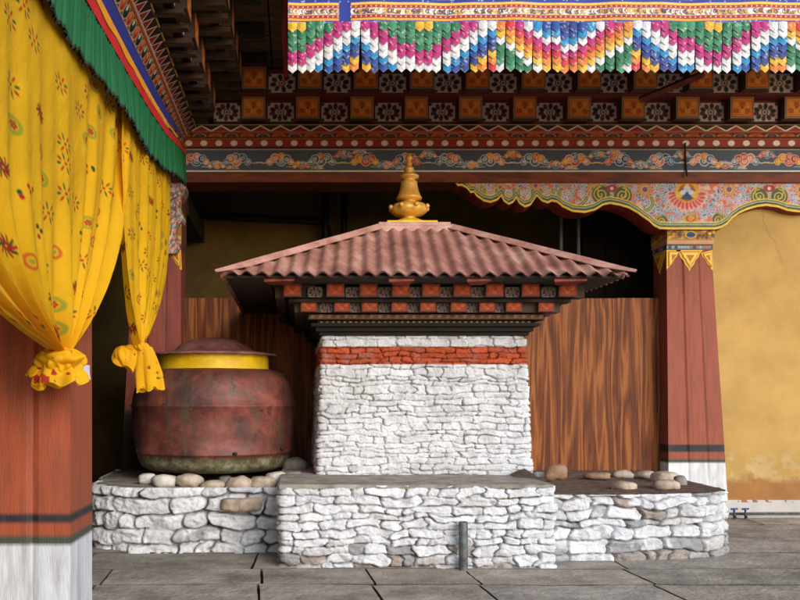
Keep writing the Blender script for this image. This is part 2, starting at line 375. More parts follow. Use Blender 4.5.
mb = MB(); Zt = ZM+.012*fbm(U*4, V*4, 3)+.0; P = np.stack([U, yy, Zt], -1); mb.grid(P)
bot = P[0].copy(); bot[:, 2] = ZM-.02-.02*vn(U[0]*9, U[0]*0, 1); mb.grid(np.stack([bot, P[0]])); mb.box(-.15, 2.46, 9.2, 11.3, ZM-.3, ZM+.004)
reparent(mb.build('cement_ledge', M_conc, smooth=False), t)
# right platform
ZR = .66
pr = [(2.50, 8.36), (3.4, 8.40), (4.0, 8.5)]+arc(3.98, 9.06, .56, -84, 5, 9)+[(4.60, 10.2), (4.68, 11.2)]
t = root('stone_platform', (3.5, 9.5, 0), 'low curved stone platform with bare soil on top beside the red column', 'platform', 'whitewashed stone platforms')
mb = MB(); masonry(mb, pr, 0, ZR, .0088, .098, .26, 23, white_col(.36, 5, .9), warp=.55, rnd_edge=.012, depth=.060); reparent(mb.build('stone_face', M_stone, smooth=True), t)
mb = MB(); oc = [(2.47, 8.36)]+pr[1:]+[(2.47, 11.2), (2.47, 8.36)]; top_cap(mb, oc, ZR+.0, rough=.03); reparent(mb.build('soil_bed', M_soil, smooth=True), t)

# ============================================================ SHRINE
SX, SY = 1.395, 10.2
shr = root('stone_shrine', (SX, SY, .79), 'small white stone shrine with red band and pink corrugated roof standing on the centre platform', 'shrine')
SH = 2.30
hb, ht_ = 1.155, 1.10
def shrine_col(S, Z, k, sid, ht):
    C = white_col(.07, 6, .25)(S, Z, np.clip(k*1.5+.12, 0, 1), sid, ht)
    zz = Z+.012*(fbm(S*5, Z*3, 4)-.5); zt = Z.max(); b0 = WZ(364, 9.1)-.79; b1 = WZ(346, 9.1)-.79
    m = ((zz > b0) & (zz < b1))[..., None]; rc = s2l((190, 82, 42))*(.75+.5*vn(sid*1.3, sid*.7, 2))[..., None]
    rc = rc*(1-.5*np.clip(1-k*2, 0, 1))[..., None]
    return np.where(m, rc, C)
mb = MB()
rc_ = .035
pth = [(SX-hb, SY+hb)]+arc(SX-hb+rc_, SY-hb+rc_, rc_, 180, 270, 4)+arc(SX+hb-rc_, SY-hb+rc_, rc_, 270, 360, 4)+[(SX+hb, SY+hb)]
masonry(mb, pth, .785, SH, .0072, .066, .20, 31, shrine_col, batter=.05, ctr=(SX, SY), warp=.55, rnd_edge=.006, depth=.028)
reparent(mb.build('masonry_body', M_stone, smooth=True), shr)
# cornice with white dots
def dots_canvas(W, H, step, r, bg, col, y):
    c = Cv(0, 0, W, H, .006, bg); x = step/2
    while x < W: c.disc(x, y, r, col); x += step
    return c
def panel_from(cv, x0, y, z0, name, mat, parent, facing='y', depth=.05, smooth=False, cell=None):
    X, Zc = np.meshgrid(cv.xs, cv.ys); W, H = cv.W, cv.H; bx, bz = X-cv.x0, Zc-cv.y0
    mb = MB()
    mk = (lambda a, b, c: np.stack([x0+a, y+0*a+b, z0+c], -1)) if facing == 'y' else (lambda a, b, c: np.stack([y+0*a-b, x0+a, z0+c], -1))
    mb.grid(mk(bx, -.003, bz), cv.img)
    if facing == 'y': mb.box(x0, x0+W, y, y+depth, z0, z0+H, cv.img[0, 0])
    else: mb.box(y-depth, y, x0, x0+W, z0, z0+H, cv.img[0, 0])
    o = mb.build(name, mat, None, smooth); return reparent(o, parent) if parent is not None else o
mb = MB()
steps = [(1.13, SH-.0, .04), (1.17, SH+.04, .05), (1.22, SH+.09, .035), (1.15, SH+.125, .03), (1.26, SH+.155, .06)]
for h_, z_, k_ in steps: mb.box(SX-h_, SX+h_, SY-h_, SY+h_, z_, z_+k_-.002, s2l((60, 38, 26)))
reparent(mb.build('cornice', M_dark), shr)
cv = Cv(0, 0, 2.30, .028, .004, (70, 34, 22))
x = .03
while x < 2.3: cv.rect(x, x+.024, .006, .022, (206, 196, 176)); x += .062
panel_from(cv, SX-1.15, SY-1.154, SH+.1255, 'dotted_moulding', M_paint, shr, depth=.003)
cv = Cv(0, 0, 2.5, .05, .006, (92, 54, 34)); x = .04
for x in np.arange(.04, 2.5, .09): cv.spiral(x, .025, .02, 1.2, .006, (160, 110, 60))
panel_from(cv, SX-1.25, SY-1.264, SH+.16, 'carved_moulding', M_paint, shr, depth=.003)
# brackets
def orange_face(w, h, seed=1, bg=(206, 92, 26)):
    c = Cv(0, 0, w, h, min(w, h)/34, (168, 152, 124) if w > .2 else (120, 62, 36)); e = w*.035
    c.rect(e, w-e, e, h-e, (60, 26, 16)); c.rect(e*1.8, w-e*1.8, e*1.8, h-e*1.8, bg)
    g = random.Random(seed); y_ = (250, 176, 58) if w > .2 else (214, 110, 40)
    for i in range(3):
        for j in range(2):
            c.spiral(w*(.26+.24*i), h*(.33+.32*j), w*.115, 1.3, w*.035, y_ if (i+j) % 2 else (176, 66, 22), g.uniform(0, 6), 1 if i % 2 else -1)
    c.line([(w*.2, h*.5), (w*.8, h*.5)], w*.025, y_); c.disc(w*.5, h*.5, w*.05, (120, 40, 20)); return c
def flower_face(w, h, n=8, big=True):
    c = Cv(0, 0, w, h, min(w, h)/34, (206, 190, 178) if w > .2 else (116, 108, 104)); q = min(w, h)
    for k in range(n):
        a = 2*pi*k/n+.2; col = (104, 34, 26) if k % 2 else (34, 32, 36)
        c.disc(w/2+math.cos(a)*w*.33, h/2+math.sin(a)*h*.33, q*.13, col, 1.25, .9, a)
    c.ring(w/2, h/2, q*.16, q*.06, (70, 30, 26)); c.disc(w/2, h/2, q*.07, (110, 40, 34))
    for sx in (.05, .95):
        for sy in (.08, .92): c.disc(w*sx, h*sy, q*.09, (60, 50, 46))
    return c
def bracket_mesh(name, w, h, L, cv, mat=M_paint, side=(72, 52, 38)):
    X, Z = np.meshgrid(cv.xs, cv.ys); mb = MB(); mb.grid(np.stack([X-w/2, 0*X-.003, Z], -1), cv.img)
    mb.box(-w/2, w/2, 0, L, 0, h, s2l(side)); return mb.build(name, mat)
w, h = .185, .135
sb = bracket_mesh('bracket', w, h, .42, orange_face(w, h, 3, (168, 56, 20))); sb.parent = shr
sp = bracket_mesh('flower_panel', .15, .105, .05, flower_face(.15, .105)); sp.parent = shr
posU = [-1.42, -.98, -.64, -.31, 0, .32, .65, 1.02, 1.40]
posL = [-1.25, -.9, -.61, -.3, 0, .32, .62, .9, 1.24]
first = [True, True]
for hd, zz, pos, hh_ in ((1.6, EYE+1.06, posU, .12), (1.4, EYE+.925, posL, .0)):
    for side, rz in ((0, 0), (1, pi/2), (3, -pi/2)):
        c_, s_ = math.cos(rz), math.sin(rz)
        for i, u in enumerate(pos):
            def place(lu, back): return (c_*lu-s_*(-hd+back), s_*lu+c_*(-hd+back), zz-.79)
            if first[0]: sb.location = place(u, 0); sb.rotation_euler = (0, 0, rz); first[0] = False
            else: copy_part(sb, shr, place(u, 0), rz, None if hd > 1.5 else (.92, 1, .84))
            if i < 8 and side == 0:
                m_ = (u+pos[i+1])/2; p_ = place(m_+.012, .07)
                if first[1]: sp.location = p_; first[1] = False
                else: copy_part(sp, shr, p_, rz, None if hd > 1.5 else (.92, 1, .9))
mb = MB()
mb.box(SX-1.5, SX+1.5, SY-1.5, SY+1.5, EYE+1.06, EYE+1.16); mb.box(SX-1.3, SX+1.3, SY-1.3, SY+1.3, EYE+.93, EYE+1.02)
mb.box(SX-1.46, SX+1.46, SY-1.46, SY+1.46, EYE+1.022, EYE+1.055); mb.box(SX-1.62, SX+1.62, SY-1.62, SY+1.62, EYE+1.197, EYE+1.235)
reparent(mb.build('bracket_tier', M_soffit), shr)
# roof
ez, cz = EYE+1.235, EYE+1.975; eh, chh = 1.98, .45
tanp = (cz-ez)/(eh-chh)
mb = MB(); soff = MB()
pitch = .148
for q in range(4):
    rz = q*pi/2; c_, s_ = math.cos(rz), math.sin(rz)
    us = np.linspace(-eh, eh, 361); nv = 14
    top = np.where(abs(us) < chh, eh-chh, eh-abs(us))
    U = np.broadcast_to(us, (nv, len(us))); V = np.linspace(0, 1, nv)[:, None]*top[None, :]
    wv = .020*np.sin(2*pi*us/pitch); edge = .012*vn(us*4, us*0, 3)*np.exp(-V*8)
    Zr = ez+V*tanp+wv+.006*(vn(U*.8, V*.8, q)-.5)+.010*((np.floor(U/.81)) % 2-.5)*.4-.03*np.exp(-((V-.62*1)*30)**2)*0 - .02*(np.clip(abs(U)-1.5, 0, 1)*0)
    ly = -eh+V-edge*1.5
    ly = np.where(V <= 0, -eh-.015-.02*vn(np.floor(U/.81), U*0, 5), ly)
    X = SX+c_*U-s_*ly; Y = SY+s_*U+c_*ly; mb.grid(np.stack([X, Y, Zr], -1))
    mb.grid(np.stack([X, Y, Zr-.012], -1)[:3])
rf = reparent(mb.build('roof', M_roof, smooth=True), shr)
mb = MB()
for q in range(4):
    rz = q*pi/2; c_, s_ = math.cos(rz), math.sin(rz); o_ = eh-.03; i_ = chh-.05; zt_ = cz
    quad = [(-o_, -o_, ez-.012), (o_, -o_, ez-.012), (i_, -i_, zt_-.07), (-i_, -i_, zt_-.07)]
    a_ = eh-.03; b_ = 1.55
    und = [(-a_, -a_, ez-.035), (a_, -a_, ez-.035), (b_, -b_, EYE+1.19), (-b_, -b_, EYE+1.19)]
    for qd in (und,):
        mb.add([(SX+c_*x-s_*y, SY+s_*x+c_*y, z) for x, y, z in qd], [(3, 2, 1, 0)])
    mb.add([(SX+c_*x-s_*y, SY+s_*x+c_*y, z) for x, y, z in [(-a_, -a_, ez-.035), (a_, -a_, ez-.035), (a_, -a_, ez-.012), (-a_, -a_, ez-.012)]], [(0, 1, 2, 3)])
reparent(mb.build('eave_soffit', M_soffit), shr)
for (a, b) in ((-1.58, -1.28), (-.35, -.1), (.42, .66), (1.28, 1.6)):
    mb = MB(); mb.hexa([(SX+a, SY-1.93, ez-.07), (SX+a, SY-1.93, ez-.04), (SX+a+.06, SY-1.7, ez-.075), (SX+a+.06, SY-1.7, ez-.045), (SX+b, SY-1.93, ez-.062), (SX+b, SY-1.93, ez-.04), (SX+b-.06, SY-1.7, ez-.075), (SX+b-.06, SY-1.7, ez-.045)])
    reparent(mb.build('rafter_tip', M_red), shr)
for sx, sy in ((-1, -1), (1, -1), (-1, 1), (1, 1)):
    o_ = eh+.07; i_ = chh-.02; mb = MB()
    A = np.array([SX+sx*o_, SY+sy*o_, ez+.022-.02]); B = np.array([SX+sx*i_, SY+sy*i_, cz+.045]); w_ = .085
    r_ = MB(); d1 = np.array([-sx*w_, 0, -.028]); d2 = np.array([0, -sy*w_, -.028])
    k = 14; pts = []
    for t_ in range(k+1):
        p = A+(B-A)*t_/k+np.array([0, 0, .018-.0015*math.sin(t_*1.3)]); ww = .25+.75*min(1, t_/2)
        pts.append([p+d1*ww, p+np.array([0, 0, .012]), p+d2*ww])
    mb.grid(np.array(pts)); mb.grid(np.array(pts)-np.array([0, 0, .006]))
    c2 = reparent(mb.build('hip_cap', M_roofcap), shr); c2.parent = rf; c2.location = (0, 0, 0); c2.location = rf.location*0
    c2.data.transform(__import__('mathutils').Matrix.Translation((0, 0, 0)))
for o in [x for x in bpy.data.objects if x.name.startswith('hip_cap')]:
    o.location = (-SX*0, 0, 0)
mb = MB(); mb.box(SX-.46, SX+.46, SY-.46, SY+.46, cz-.03, cz+.055, bev=.008); mb.box(SX-.42, SX+.42, SY-.42, SY+.42, cz+.055, cz+.10, bev=.006)
cp = mb.build('ridge_box', M_roofcap); cp.parent = rf
FX = SX-.01
fz = cz+.10
mb = MB(); mb.box(FX-.30, FX+.30, SY-.30, SY+.30, fz, fz+.045, bev=.006); mb.lathe([(.25, .045), (.22, .07), (.12, .115), (.09, .12)], 32, FX, SY, fz)
fb = reparent(mb.build('finial_base', M_yel, smooth=False), shr)
def lobes(r, a, z): return r*(1+.07*np.clip((z-.15)*20, 0, 1)*np.clip((.30-z)*20, 0, 1)*abs(np.sin(4*a)))
prof = [(.085, .11), (.075, .135), (.10, .15), (.17, .165), (.21, .2), (.215, .24), (.19, .285), (.12, .305), (.085, .315), (.085, .335), (.15, .345), (.155, .365), (.14, .385), (.118, .44), (.10, .52), (.098, .555), (.075, .565), (.07, .585), (.115, .60), (.12, .625), (.08, .65), (.045, .66), (.05, .675), (.062, .70), (.055, .725), (.035, .74), (.03, .755), (.04, .765), (.042, .775), (.022, .79), (.028, .80), (.045, .825), (.042, .85), (.018, .885), (.003, .90)]
mb = MB(); mb.lathe([(r*1.0, z*1.03) for r, z in prof], 64, FX, SY, fz, rf=lobes)
for k in range(8):
    a = 2*pi*k/8+.25; mb.lathe([(.001, -.03), (.025, -.018), (.03, 0), (.02, .02), (.001, .03)], 10, FX+.235*math.cos(a), SY+.235*math.sin(a), fz+.255)
reparent(mb.build('finial', M_gold, smooth=True), shr)

# the old roof sits a little askew on its walls: slide its eaves 12 cm to the left
for o in [o for o in bpy.data.objects if o.type == 'MESH' and o.name.split('.')[0] in ('roof', 'hip_cap', 'eave_soffit', 'rafter_tip')]:
    n = len(o.data.vertices); co_ = np.empty(n*3); o.data.vertices.foreach_get('co', co_); co_ = co_.reshape(-1, 3)
    m_ = np.maximum(abs(co_[:, 0]-SX), abs(co_[:, 1]-SY)); co_[:, 0] -= .125*np.clip((m_-.5)/1.48, 0, 1); o.data.vertices.foreach_set('co', co_.ravel()); o.data.update()

# ============================================================ CAULDRON
jx, jy, jz = WX(213.5, 10), 10.0, .775
jar = root('cauldron', (jx, jy, jz), 'huge weathered maroon copper cauldron resting on cobbles, yellow neck and conical lid', 'cauldron')
def dent(r, a, z): return r*(1+.010*np.sin(3*a+z*2)+.008*np.sin(7*a+z*5)+.05*(fbm(np.cos(a)*1.6+3+z*0, np.sin(a)*1.6+z*1.8, 4)-.5)*np.clip(r*3-1, 0, 1))
prof = [(.001, .0), (.64, .0), (.78, .02), (.855, .06), (.892, .13), (.905, .21), (.925, .215), (.925, .235), (.92, .24), (.94, .40), (.95, .55), (.955, .74), (.968, .75), (.968, .765), (.953, .775), (.945, .87), (.925, .97), (.885, 1.06), (.82, 1.13), (.76, 1.165), (.70, 1.18), (.64, 1.18), (.6, 1.17)]
mb = MB(); mb.lathe(prof, 96, rf=dent); mb.build('body', M_jar, jar, True)
mb = MB(); mb.lathe([(.655, 1.15), (.665, 1.185), (.655, 1.20), (.655, 1.33), (.665, 1.345), (.64, 1.35)], 72); mb.build('neck', M_yel, jar, True)
def wob(r, a, z): return r*(1+.012*np.sin(2*a+1)+.008*np.sin(5*a))
mb = MB(); mb.lathe([(.62, 1.345), (.745, 1.34), (.752, 1.352), (.745, 1.364), (.60, 1.385), (.48, 1.405), (.46, 1.42), (.40, 1.475), (.28, 1.53), (.14, 1.56), (.001, 1.565)], 72, rf=wob); mb.build('lid', M_lidm, jar, True)
mb = MB()
for a, z in ((-152, .25), (-70, .24), (-28, .27)):
    a = R(a); mb.lathe([(.001, -.02), (.022, -.015), (.026, 0), (.022, .015), (.001, .02)], 10, .93*math.cos(a), .93*math.sin(a), z)
mb.build('rivet', M_black, jar)

# ============================================================ LOOSE STONES
def stone(x, y, d, w, h, kind, label, group, name='loose_stone', flat=False, seed=0, deep=1.0):
    X, Y, Z = px(x, y, d); a, c = w*d/F/2, h*d/F/2
    me = MB(); n, m = 22, 14; th = np.linspace(0, pi, m)[:, None]; ph = (np.arange(n)*2*pi/n)[None, :]
    ex = .8 if not flat else .45
    sg = lambda v: np.sign(v)*abs(v)**ex
    x_, y_, z_ = sg(np.sin(th))*sg(np.cos(ph)), sg(np.sin(th))*sg(np.sin(ph)), sg(np.cos(th))+0*ph
    f = 1+.30*(fbm(x_*1.3+seed*3.7, z_*1.3+y_*1.1+seed, seed % 5)-.5)*1.8+.06*(vn(x_*4+seed, y_*4+z_*3, 3)-.5)
    P = np.stack([x_*a*f, y_*a*.8*deep*f, z_*c*f*1.05], -1); me.grid(P, None, True)
    o = me.build(name, ROCKS[kind], None, True); o.location = (X, Y, Z); o.rotation_euler = (rnd.uniform(-.08, .08), rnd.uniform(-.12, .12), rnd.uniform(-.5, .5)*(0 if flat else 1))
    return tag(o, label, 'stone', group)
GJ = 'cobbles under the cauldron'; GS = 'stones on the soil bed'
stone(147, 479, 9.25, 17, 10, 'white', 'pale cobble at far left end of the row under the cauldron', GJ, seed=1)
stone(164, 481.5, 9.05, 26, 13, 'white', 'large white oval cobble, second from left under the cauldron', GJ, seed=2)
stone(189, 481.2, 9.05, 29, 14, 'tan', 'speckled tan oval cobble between white cobble and flat tan one', GJ, seed=3)
stone(213, 485.5, 8.98, 26, 10, 'tan', 'flattest tan cobble, low under the middle of the cauldron', GJ, seed=4)
stone(239, 485, 8.98, 27, 17, 'tan', 'roundest tan cobble, above the flat brown stone in the wall', GJ, seed=5)
stone(262, 484, 9.05, 30, 14, 'tan', 'elongated tan cobble right of the roundest one under the cauldron', GJ, seed=6)
stone(277, 479, 9.2, 23, 13, 'white', 'pale cobble at right end of the row beside the centre platform', GJ, seed=7)
stone(226, 480, 9.4, 16, 9, 'grey', 'small grey cobble half hidden behind the row under the cauldron', GJ, seed=17)
stone(294, 466.5, 9.9, 24, 17, 'grey', 'grey boulder between cauldron and white shrine', GJ, seed=8)
stone(288, 475, 9.3, 26, 7, 'grey', 'thin flat grey slab lying in front of the grey boulder', GJ, flat=True, seed=9)
stone(243, 503.5, 8.83, 43, 13, 'tan', 'flat brown brick-like stone wedged into top course of left platform', 'stones in the platform wall', flat=True, seed=10, deep=.8)
stone(555.5, 472.8, 8.75, 22, 16, 'brown', 'round brown egg-shaped stone on the ledge beside the shrine', GS, seed=11)
stone(541, 475, 8.9, 14, 6, 'white', 'small pale stone chip left of the brown egg-shaped stone', GS, seed=12)
stone(597, 476, 9.9, 26, 7, 'brown', 'low flat stone at the back of the soil bed against wood partition', GS, seed=13)
stone(623, 474.5, 10.2, 20, 8, 'tan', 'small tan stone at the back, middle of the soil bed', GS, seed=14)
stone(624.5, 487, 8.9, 25, 11, 'tan', 'long tan cobble alone at the front edge of the soil bed', GS, seed=15)
stone(645, 475, 10.1, 20, 8, 'tan', 'small stone at the back of the soil bed, nearest left of the big pile', GS, seed=16)
stone(664, 478, 9.7, 27, 12, 'tan', 'broad tan stone on top at the back of the stone pile by the column', GS, seed=18)
stone(667, 486, 9.0, 25, 12, 'tan', 'large tan cobble at the front of the pile by the column', GS, seed=19)
stone(680, 482, 9.35, 14, 13, 'grey', 'small upright grey stone at right end of the pile by the column', GS, seed=20)
# wedge on ledge
mb = MB(); p = [px(513, 482, 8.75), px(540, 483, 8.55), px(524, 474.5, 8.85), px(535, 480, 9.1)]
zz = ZM+.012
b = [np.array(q) for q in p]; v = [(b[0][0], b[0][1], zz-.01), (b[1][0], b[1][1], zz-.01), (b[3][0]+.02, b[3][1]+.1, zz-.01), (b[0][0]+.05, b[3][1]+.1, zz-.01), (b[2][0], b[2][1], zz+.075), (b[2][0]+.08, b[3][1], zz+.055)]
mb.add(v, [(0, 1, 4), (1, 2, 5, 4), (2, 3, 5), (3, 0, 4, 5), (0, 3, 2, 1)])
tag(mb.build('broken_slab', mat_n('dark_brown_slab', (66, 50, 42), (104, 84, 70), .9, 8)), 'dark brown triangular broken slab lying on the cement ledge before the shrine', 'stone')
# drain pipe
mb = MB(); X, Y, Z = px(463.5, 568, 7.86); r_ = .042
mb.lathe([(r_, -.03), (r_, .455), (r_-.006, .46), (r_-.008, .455), (r_-.008, .30), (.001, .30)], 24); o = mb.build('drain_pipe', M_steel, None, True); o.location = (X, 7.87, 0)
tag(o, 'short open grey metal pipe standing upright against the centre platform', 'pipe')

# ============================================================ BUILDING
bld = root('temple_building', (0, 11.3, 0), 'painted temple gallery with carved cornices, tapering red columns and ochre wall around the shrine', 'building')
def part(o): return reparent(o, bld)
FR = 11.2                                # frieze plane
XE = 9.0; XW = -1.53
CC = [((236, 134, 34), (255, 214, 120)), ((186, 74, 48), (250, 184, 160)), ((46, 66, 104), (190, 214, 236)), ((220, 120, 96), (255, 226, 210)), ((78, 98, 126), (220, 230, 236))]
def cloud(c, x, y, s, ci, g, flip=1):
    puffs = [(-1.25, -.25, .42), (-.6, .22, .58), (.15, -.18, .62), (.2, .38, .5), (.85, .1, .55), (1.35, -.25, .38)]
    for k, (dx, dy, r) in enumerate(puffs):
        fc, oc = CC[(ci+(1 if k in (2, 4) else 0)+(2 if k == 3 else 0)) % 5] if g.random() < .8 else CC[g.randrange(5)]
        X, Y = x+dx*s*flip, y+dy*s
        c.disc(X, Y, r*s, oc); c.disc(X, Y, r*s*.84, fc); c.spiral(X, Y, r*s*.55, 1.3, s*.09, oc, g.uniform(0, 6.28), flip)
    oc = CC[ci][1]
    for sg in (-1, 1): c.line([(x+sg*s*1.6, y-.3*s), (x+sg*s*2.0, y-.42*s), (x+sg*s*2.4, y-.3*s), (x+sg*s*2.9, y-.38*s)], s*.10, oc)
def frieze(L, H, seed):
    c = Cv(0, 0, L, H, .0065, (78, 88, 108)); g = random.Random(seed); x = .2; k = seed
    while x < L:
        up = k % 2; s = H*.35
        cloud(c, x, H*(.52), s, k % 5, g, 1 if k % 2 else -1)
        if g.random() < .8: cloud(c, x+s*2.6, H*(.30 if up else .74), s*.62, (k+2) % 5, g)
        if g.random() < .6: cloud(c, x-s*.6, H*(.88 if up else .14), s*.5, (k+3) % 5, g)
        x += s*5.2; k += 1
    c.rect(0, L, 0, H*.07, (226, 228, 222)); c.rect(0, L, H*.07, H*.12, (70, 80, 84)); c.rect(0, L, H*.94, H, (176, 172, 156)); return c
def dots_band(L, H, red=(164, 48, 28)):
    c = Cv(0, 0, L, H, .007, red); c.rect(0, L, H*.9, H, (186, 120, 50)); c.rect(0, L, 0, H*.08, (30, 26, 26))
    x = .1
    while x < L: c.disc(x, H*.46, H*.30, (250, 240, 222), 1.25, 1); x += .2
    return c
def scallop_band(L, H):
    c = Cv(0, 0, L, H, .007, (118, 36, 24)); x = 0; k = 0
    while x < L:
        c.disc(x, H*.1, H*.7, (44, 44, 48) if k % 2 else (186, 96, 40), 2.2, 1); c.ring(x, H*.1, H*.6, H*.14, (206, 170, 140) if k % 2 else (210, 120, 60), 2.2, 1)
        c.disc(x, H*.2, H*.22, (150, 70, 40), 2, 1); x += .21; k += 1
    c.rect(0, L, H*.85, H, (200, 104, 40)); return c
def zig_band(L, H, st=.26):
    c = Cv(0, 0, L, H, .006, (60, 36, 32)); x = 0; n = int(L/(st/2))+2
    for k in range(0, n, 2): c.poly([(k*st/2, 0), ((k+1)*st/2, H*.85), ((k+2)*st/2, 0)], (170, 52, 34))
    c.line([(k*st/2, H*.1 if k % 2 == 0 else H*.8) for k in range(n)], H*.17, (244, 238, 226)); c.rect(0, L, 0, H*.1, (226, 120, 50)); c.rect(0, L, H*.88, H, (236, 180, 60)); return c
LF = XE-XW
zr = lambda z: EYE+z
tiers = [('lintel', 2.915, 3.035, None), ]
mb = MB(); mb.box(XW, XE, FR+.02, FR+.5, zr(2.91), zr(3.04)); part(mb.build('lintel', M_lintel))
part(panel_from(frieze(LF, .31, 1), XW, FR, zr(3.04), 'cloud_frieze', M_paint, None, depth=.5))
part(panel_from(dots_band(LF-.02, .123), XW+.02, FR-.05, zr(3.352), 'dotted_band', M_paint, None, depth=.5))
part(panel_from(scallop_band(LF-.06, .06), XW+.06, FR-.10, zr(3.477), 'scalloped_band', M_paint, None, depth=.5))
part(panel_from(zig_band(LF-.17, .10), XW+.17, FR-.17, zr(3.520), 'zigzag_band', M_paint, None, depth=.6))
# wing (facing +x), from near y to the corner
Y0 = 2.5
LW = FR-Y0
def roundels(L, H):
    c = Cv(0, 0, L, H, .008, (60, 30, 26)); x = .1; k = 0
    while x < L:
        c.disc(x, H*.5, H*.42, [(190, 80, 40), (70, 100, 90), (206, 130, 80), (50, 64, 90)][k % 4], 1.3, 1); c.ring(x, H*.5, H*.4, H*.07, (206, 186, 160), 1.3, 1)
        c.spiral(x, H*.5, H*.26, 1.2, H*.06, (222, 180, 120), k); c.disc(x+.13, H*.5, H*.13, (30, 34, 44)); x += .27; k += 1
    c.rect(0, L, 0, H*.06, (200, 180, 160)); c.rect(0, L, H*.92, H, (196, 110, 50)); return c
mb = MB(); mb.box(XW-.5, XW-.02, Y0, FR+.5, zr(2.91), zr(3.04)); part(mb.build('lintel', M_lintel))
part(panel_from(frieze(LW, .31, 4), Y0, XW, zr(3.04), 'cloud_frieze', M_paint, None, 'x', .45))
def cove(cv_, x0, z0, x1, z1, name):
    X, Z = np.meshgrid(cv_.xs, cv_.ys); f = Z/cv_.H; mb = MB(); mb.grid(np.stack([x0+(x1-x0)*f, Y0+X, z0+(z1-z0)*f], -1), cv_.img)
    mb.hexa([(x0-.3, Y0, z0), (x0-.3, Y0, z1), (x0-.3, Y0+cv_.W, z0), (x0-.3, Y0+cv_.W, z1), (x0-.004, Y0, z0), (x1-.004, Y0, z1), (x0-.004, Y0+cv_.W, z0), (x1-.004, Y0+cv_.W, z1)], s2l((90, 40, 28)))
    return part(mb.build(name, M_paint))
def roundels2(L, H):
    c = Cv(0, 0, L, H, .0075, (96, 34, 24)); x = .1; k = 0
    while x < L:
        c.disc(x, H*.5, H*.50, (226, 190, 160), 1.05, .92); c.disc(x, H*.5, H*.43, (34, 62, 54) if k % 2 else (206, 96, 48), 1.05, .92)
        c.disc(x-.02, H*.68, H*.16, (236, 224, 214) if k % 2 else (240, 150, 90)); c.disc(x+.02, H*.35, H*.16, (20, 24, 34) if k % 2 else (150, 50, 30)); x += .145; k += 1
    c.rect(0, L, 0, H*.06, (220, 200, 180)); c.rect(0, L, H*.93, H, (226, 130, 50)); return c
def tri_band(L, H):
    c = Cv(0, 0, L, H, .0075, (36, 22, 24)); x = 0; st = .17
    while x < L:
        p = [(x+.008, H*.14), (x+st/2, H*.82), (x+st-.008, H*.14)]; c.poly(p, (160, 40, 30)); c.line(p+[p[0]], H*.06, (246, 236, 226)); q = [(x+st*.3, H*.3), (x+st/2, H*.6), (x+st*.7, H*.3)]; x += st
    c.rect(0, L, 0, H*.08, (226, 120, 44)); c.rect(0, L, H*.92, H, (230, 180, 50)); return c
cove(roundels2(LW-.06, .15), XW+.01, zr(3.352), XW+.085, zr(3.475), 'roundel_band')
cove(tri_band(LW-.12, .185), XW+.09, zr(3.477), XW+.235, zr(3.590), 'triangle_band')
# brackets of the building
bw, bh = .30, .275
bo = bracket_mesh('bracket_block', bw, bh, .9, orange_face(bw, bh, 5, (240, 122, 30))); bo.parent = bld
bo2 = bracket_mesh('bracket_block', bw, bh, .9, orange_face(bw, bh, 9, (232, 132, 40))); bo2.parent = bld
fl = bracket_mesh('flower_panel', .34, .24, .1, flower_face(.34, .24, 8)); fl.parent = bld
fl2 = bracket_mesh('flower_panel', .34, .24, .1, flower_face(.34, .24, 10)); fl2.parent = bld
used = set()
def put(src, loc, rz=0, sc=None):
    loc = (loc[0], loc[1]-11.3, loc[2])
    if src.name not in used: used.add(src.name); src.location = loc; src.rotation_euler = (0, 0, rz); return src
    return copy_part(src, bld, loc, rz, sc)
stp = .698
R1D, R2D = 10.80, 10.56
z1, z2 = zr(3.622), zr(3.915)
mb = MB()
for k in range(-1, 14):
    x1 = WX(253.5, R1D)+k*stp; x2 = WX(254, R2D)+k*stp*1.008
    if k >= 0: put(bo if k % 2 else bo2, (x1, R1D, z1)); put(bo2 if k % 2 else bo, (x2, R2D, z2))
    if x1+stp/2 > -.96: put(fl2, (x1+stp/2, R1D+.11, z1-.005))
    if k >= 0: put(fl, (x2+stp/2, R2D+.13, z2-.005))
mb.box(-1.0, XE, R1D+.12, R1D+.5, z1-.0, z1+.28, s2l((110, 36, 26))); mb.box(-.7, XE, R2D+.14, R2D+.7, z2-.018, z2+.30, s2l((110, 36, 26)))
part(mb.build('bracket_backing', M_paint))
XB1, XB2, XB3 = -1.0, -.66, -.36
for k in range(0, 12):
    y1 = 10.40-k*.62
    if y1 > 3.2:
        put(bo if k % 2 else bo2, (XB1, y1, z1), pi/2); put(bo2, (XB2, y1-.22, z2), pi/2)
        put(fl2, (XB1-.11, y1-.31, z1), pi/2); put(fl, (XB2-.12, y1-.53, z2), pi/2)
mb = MB(); mb.box(-1.9, XB1-.13, Y0, FR-.1, z1-.0, z1+.28); mb.box(-1.9, XB2-.14, Y0, FR-.3, z2-.0, z2+.30)
y = Y0
while y < 10.6:                         # smoke-dark rafters stepping out above the curtain
    mb.box(-1.34, XB1-.03, y, y+.10, z1-.035-.02*rnd.random(), z1-.002); mb.box(-1.1, XB2-.02, y+.1, y+.22, z2-.05-.02*rnd.random(), z2-.002); y += .31
part(mb.build('wing_rafters', M_darkx))
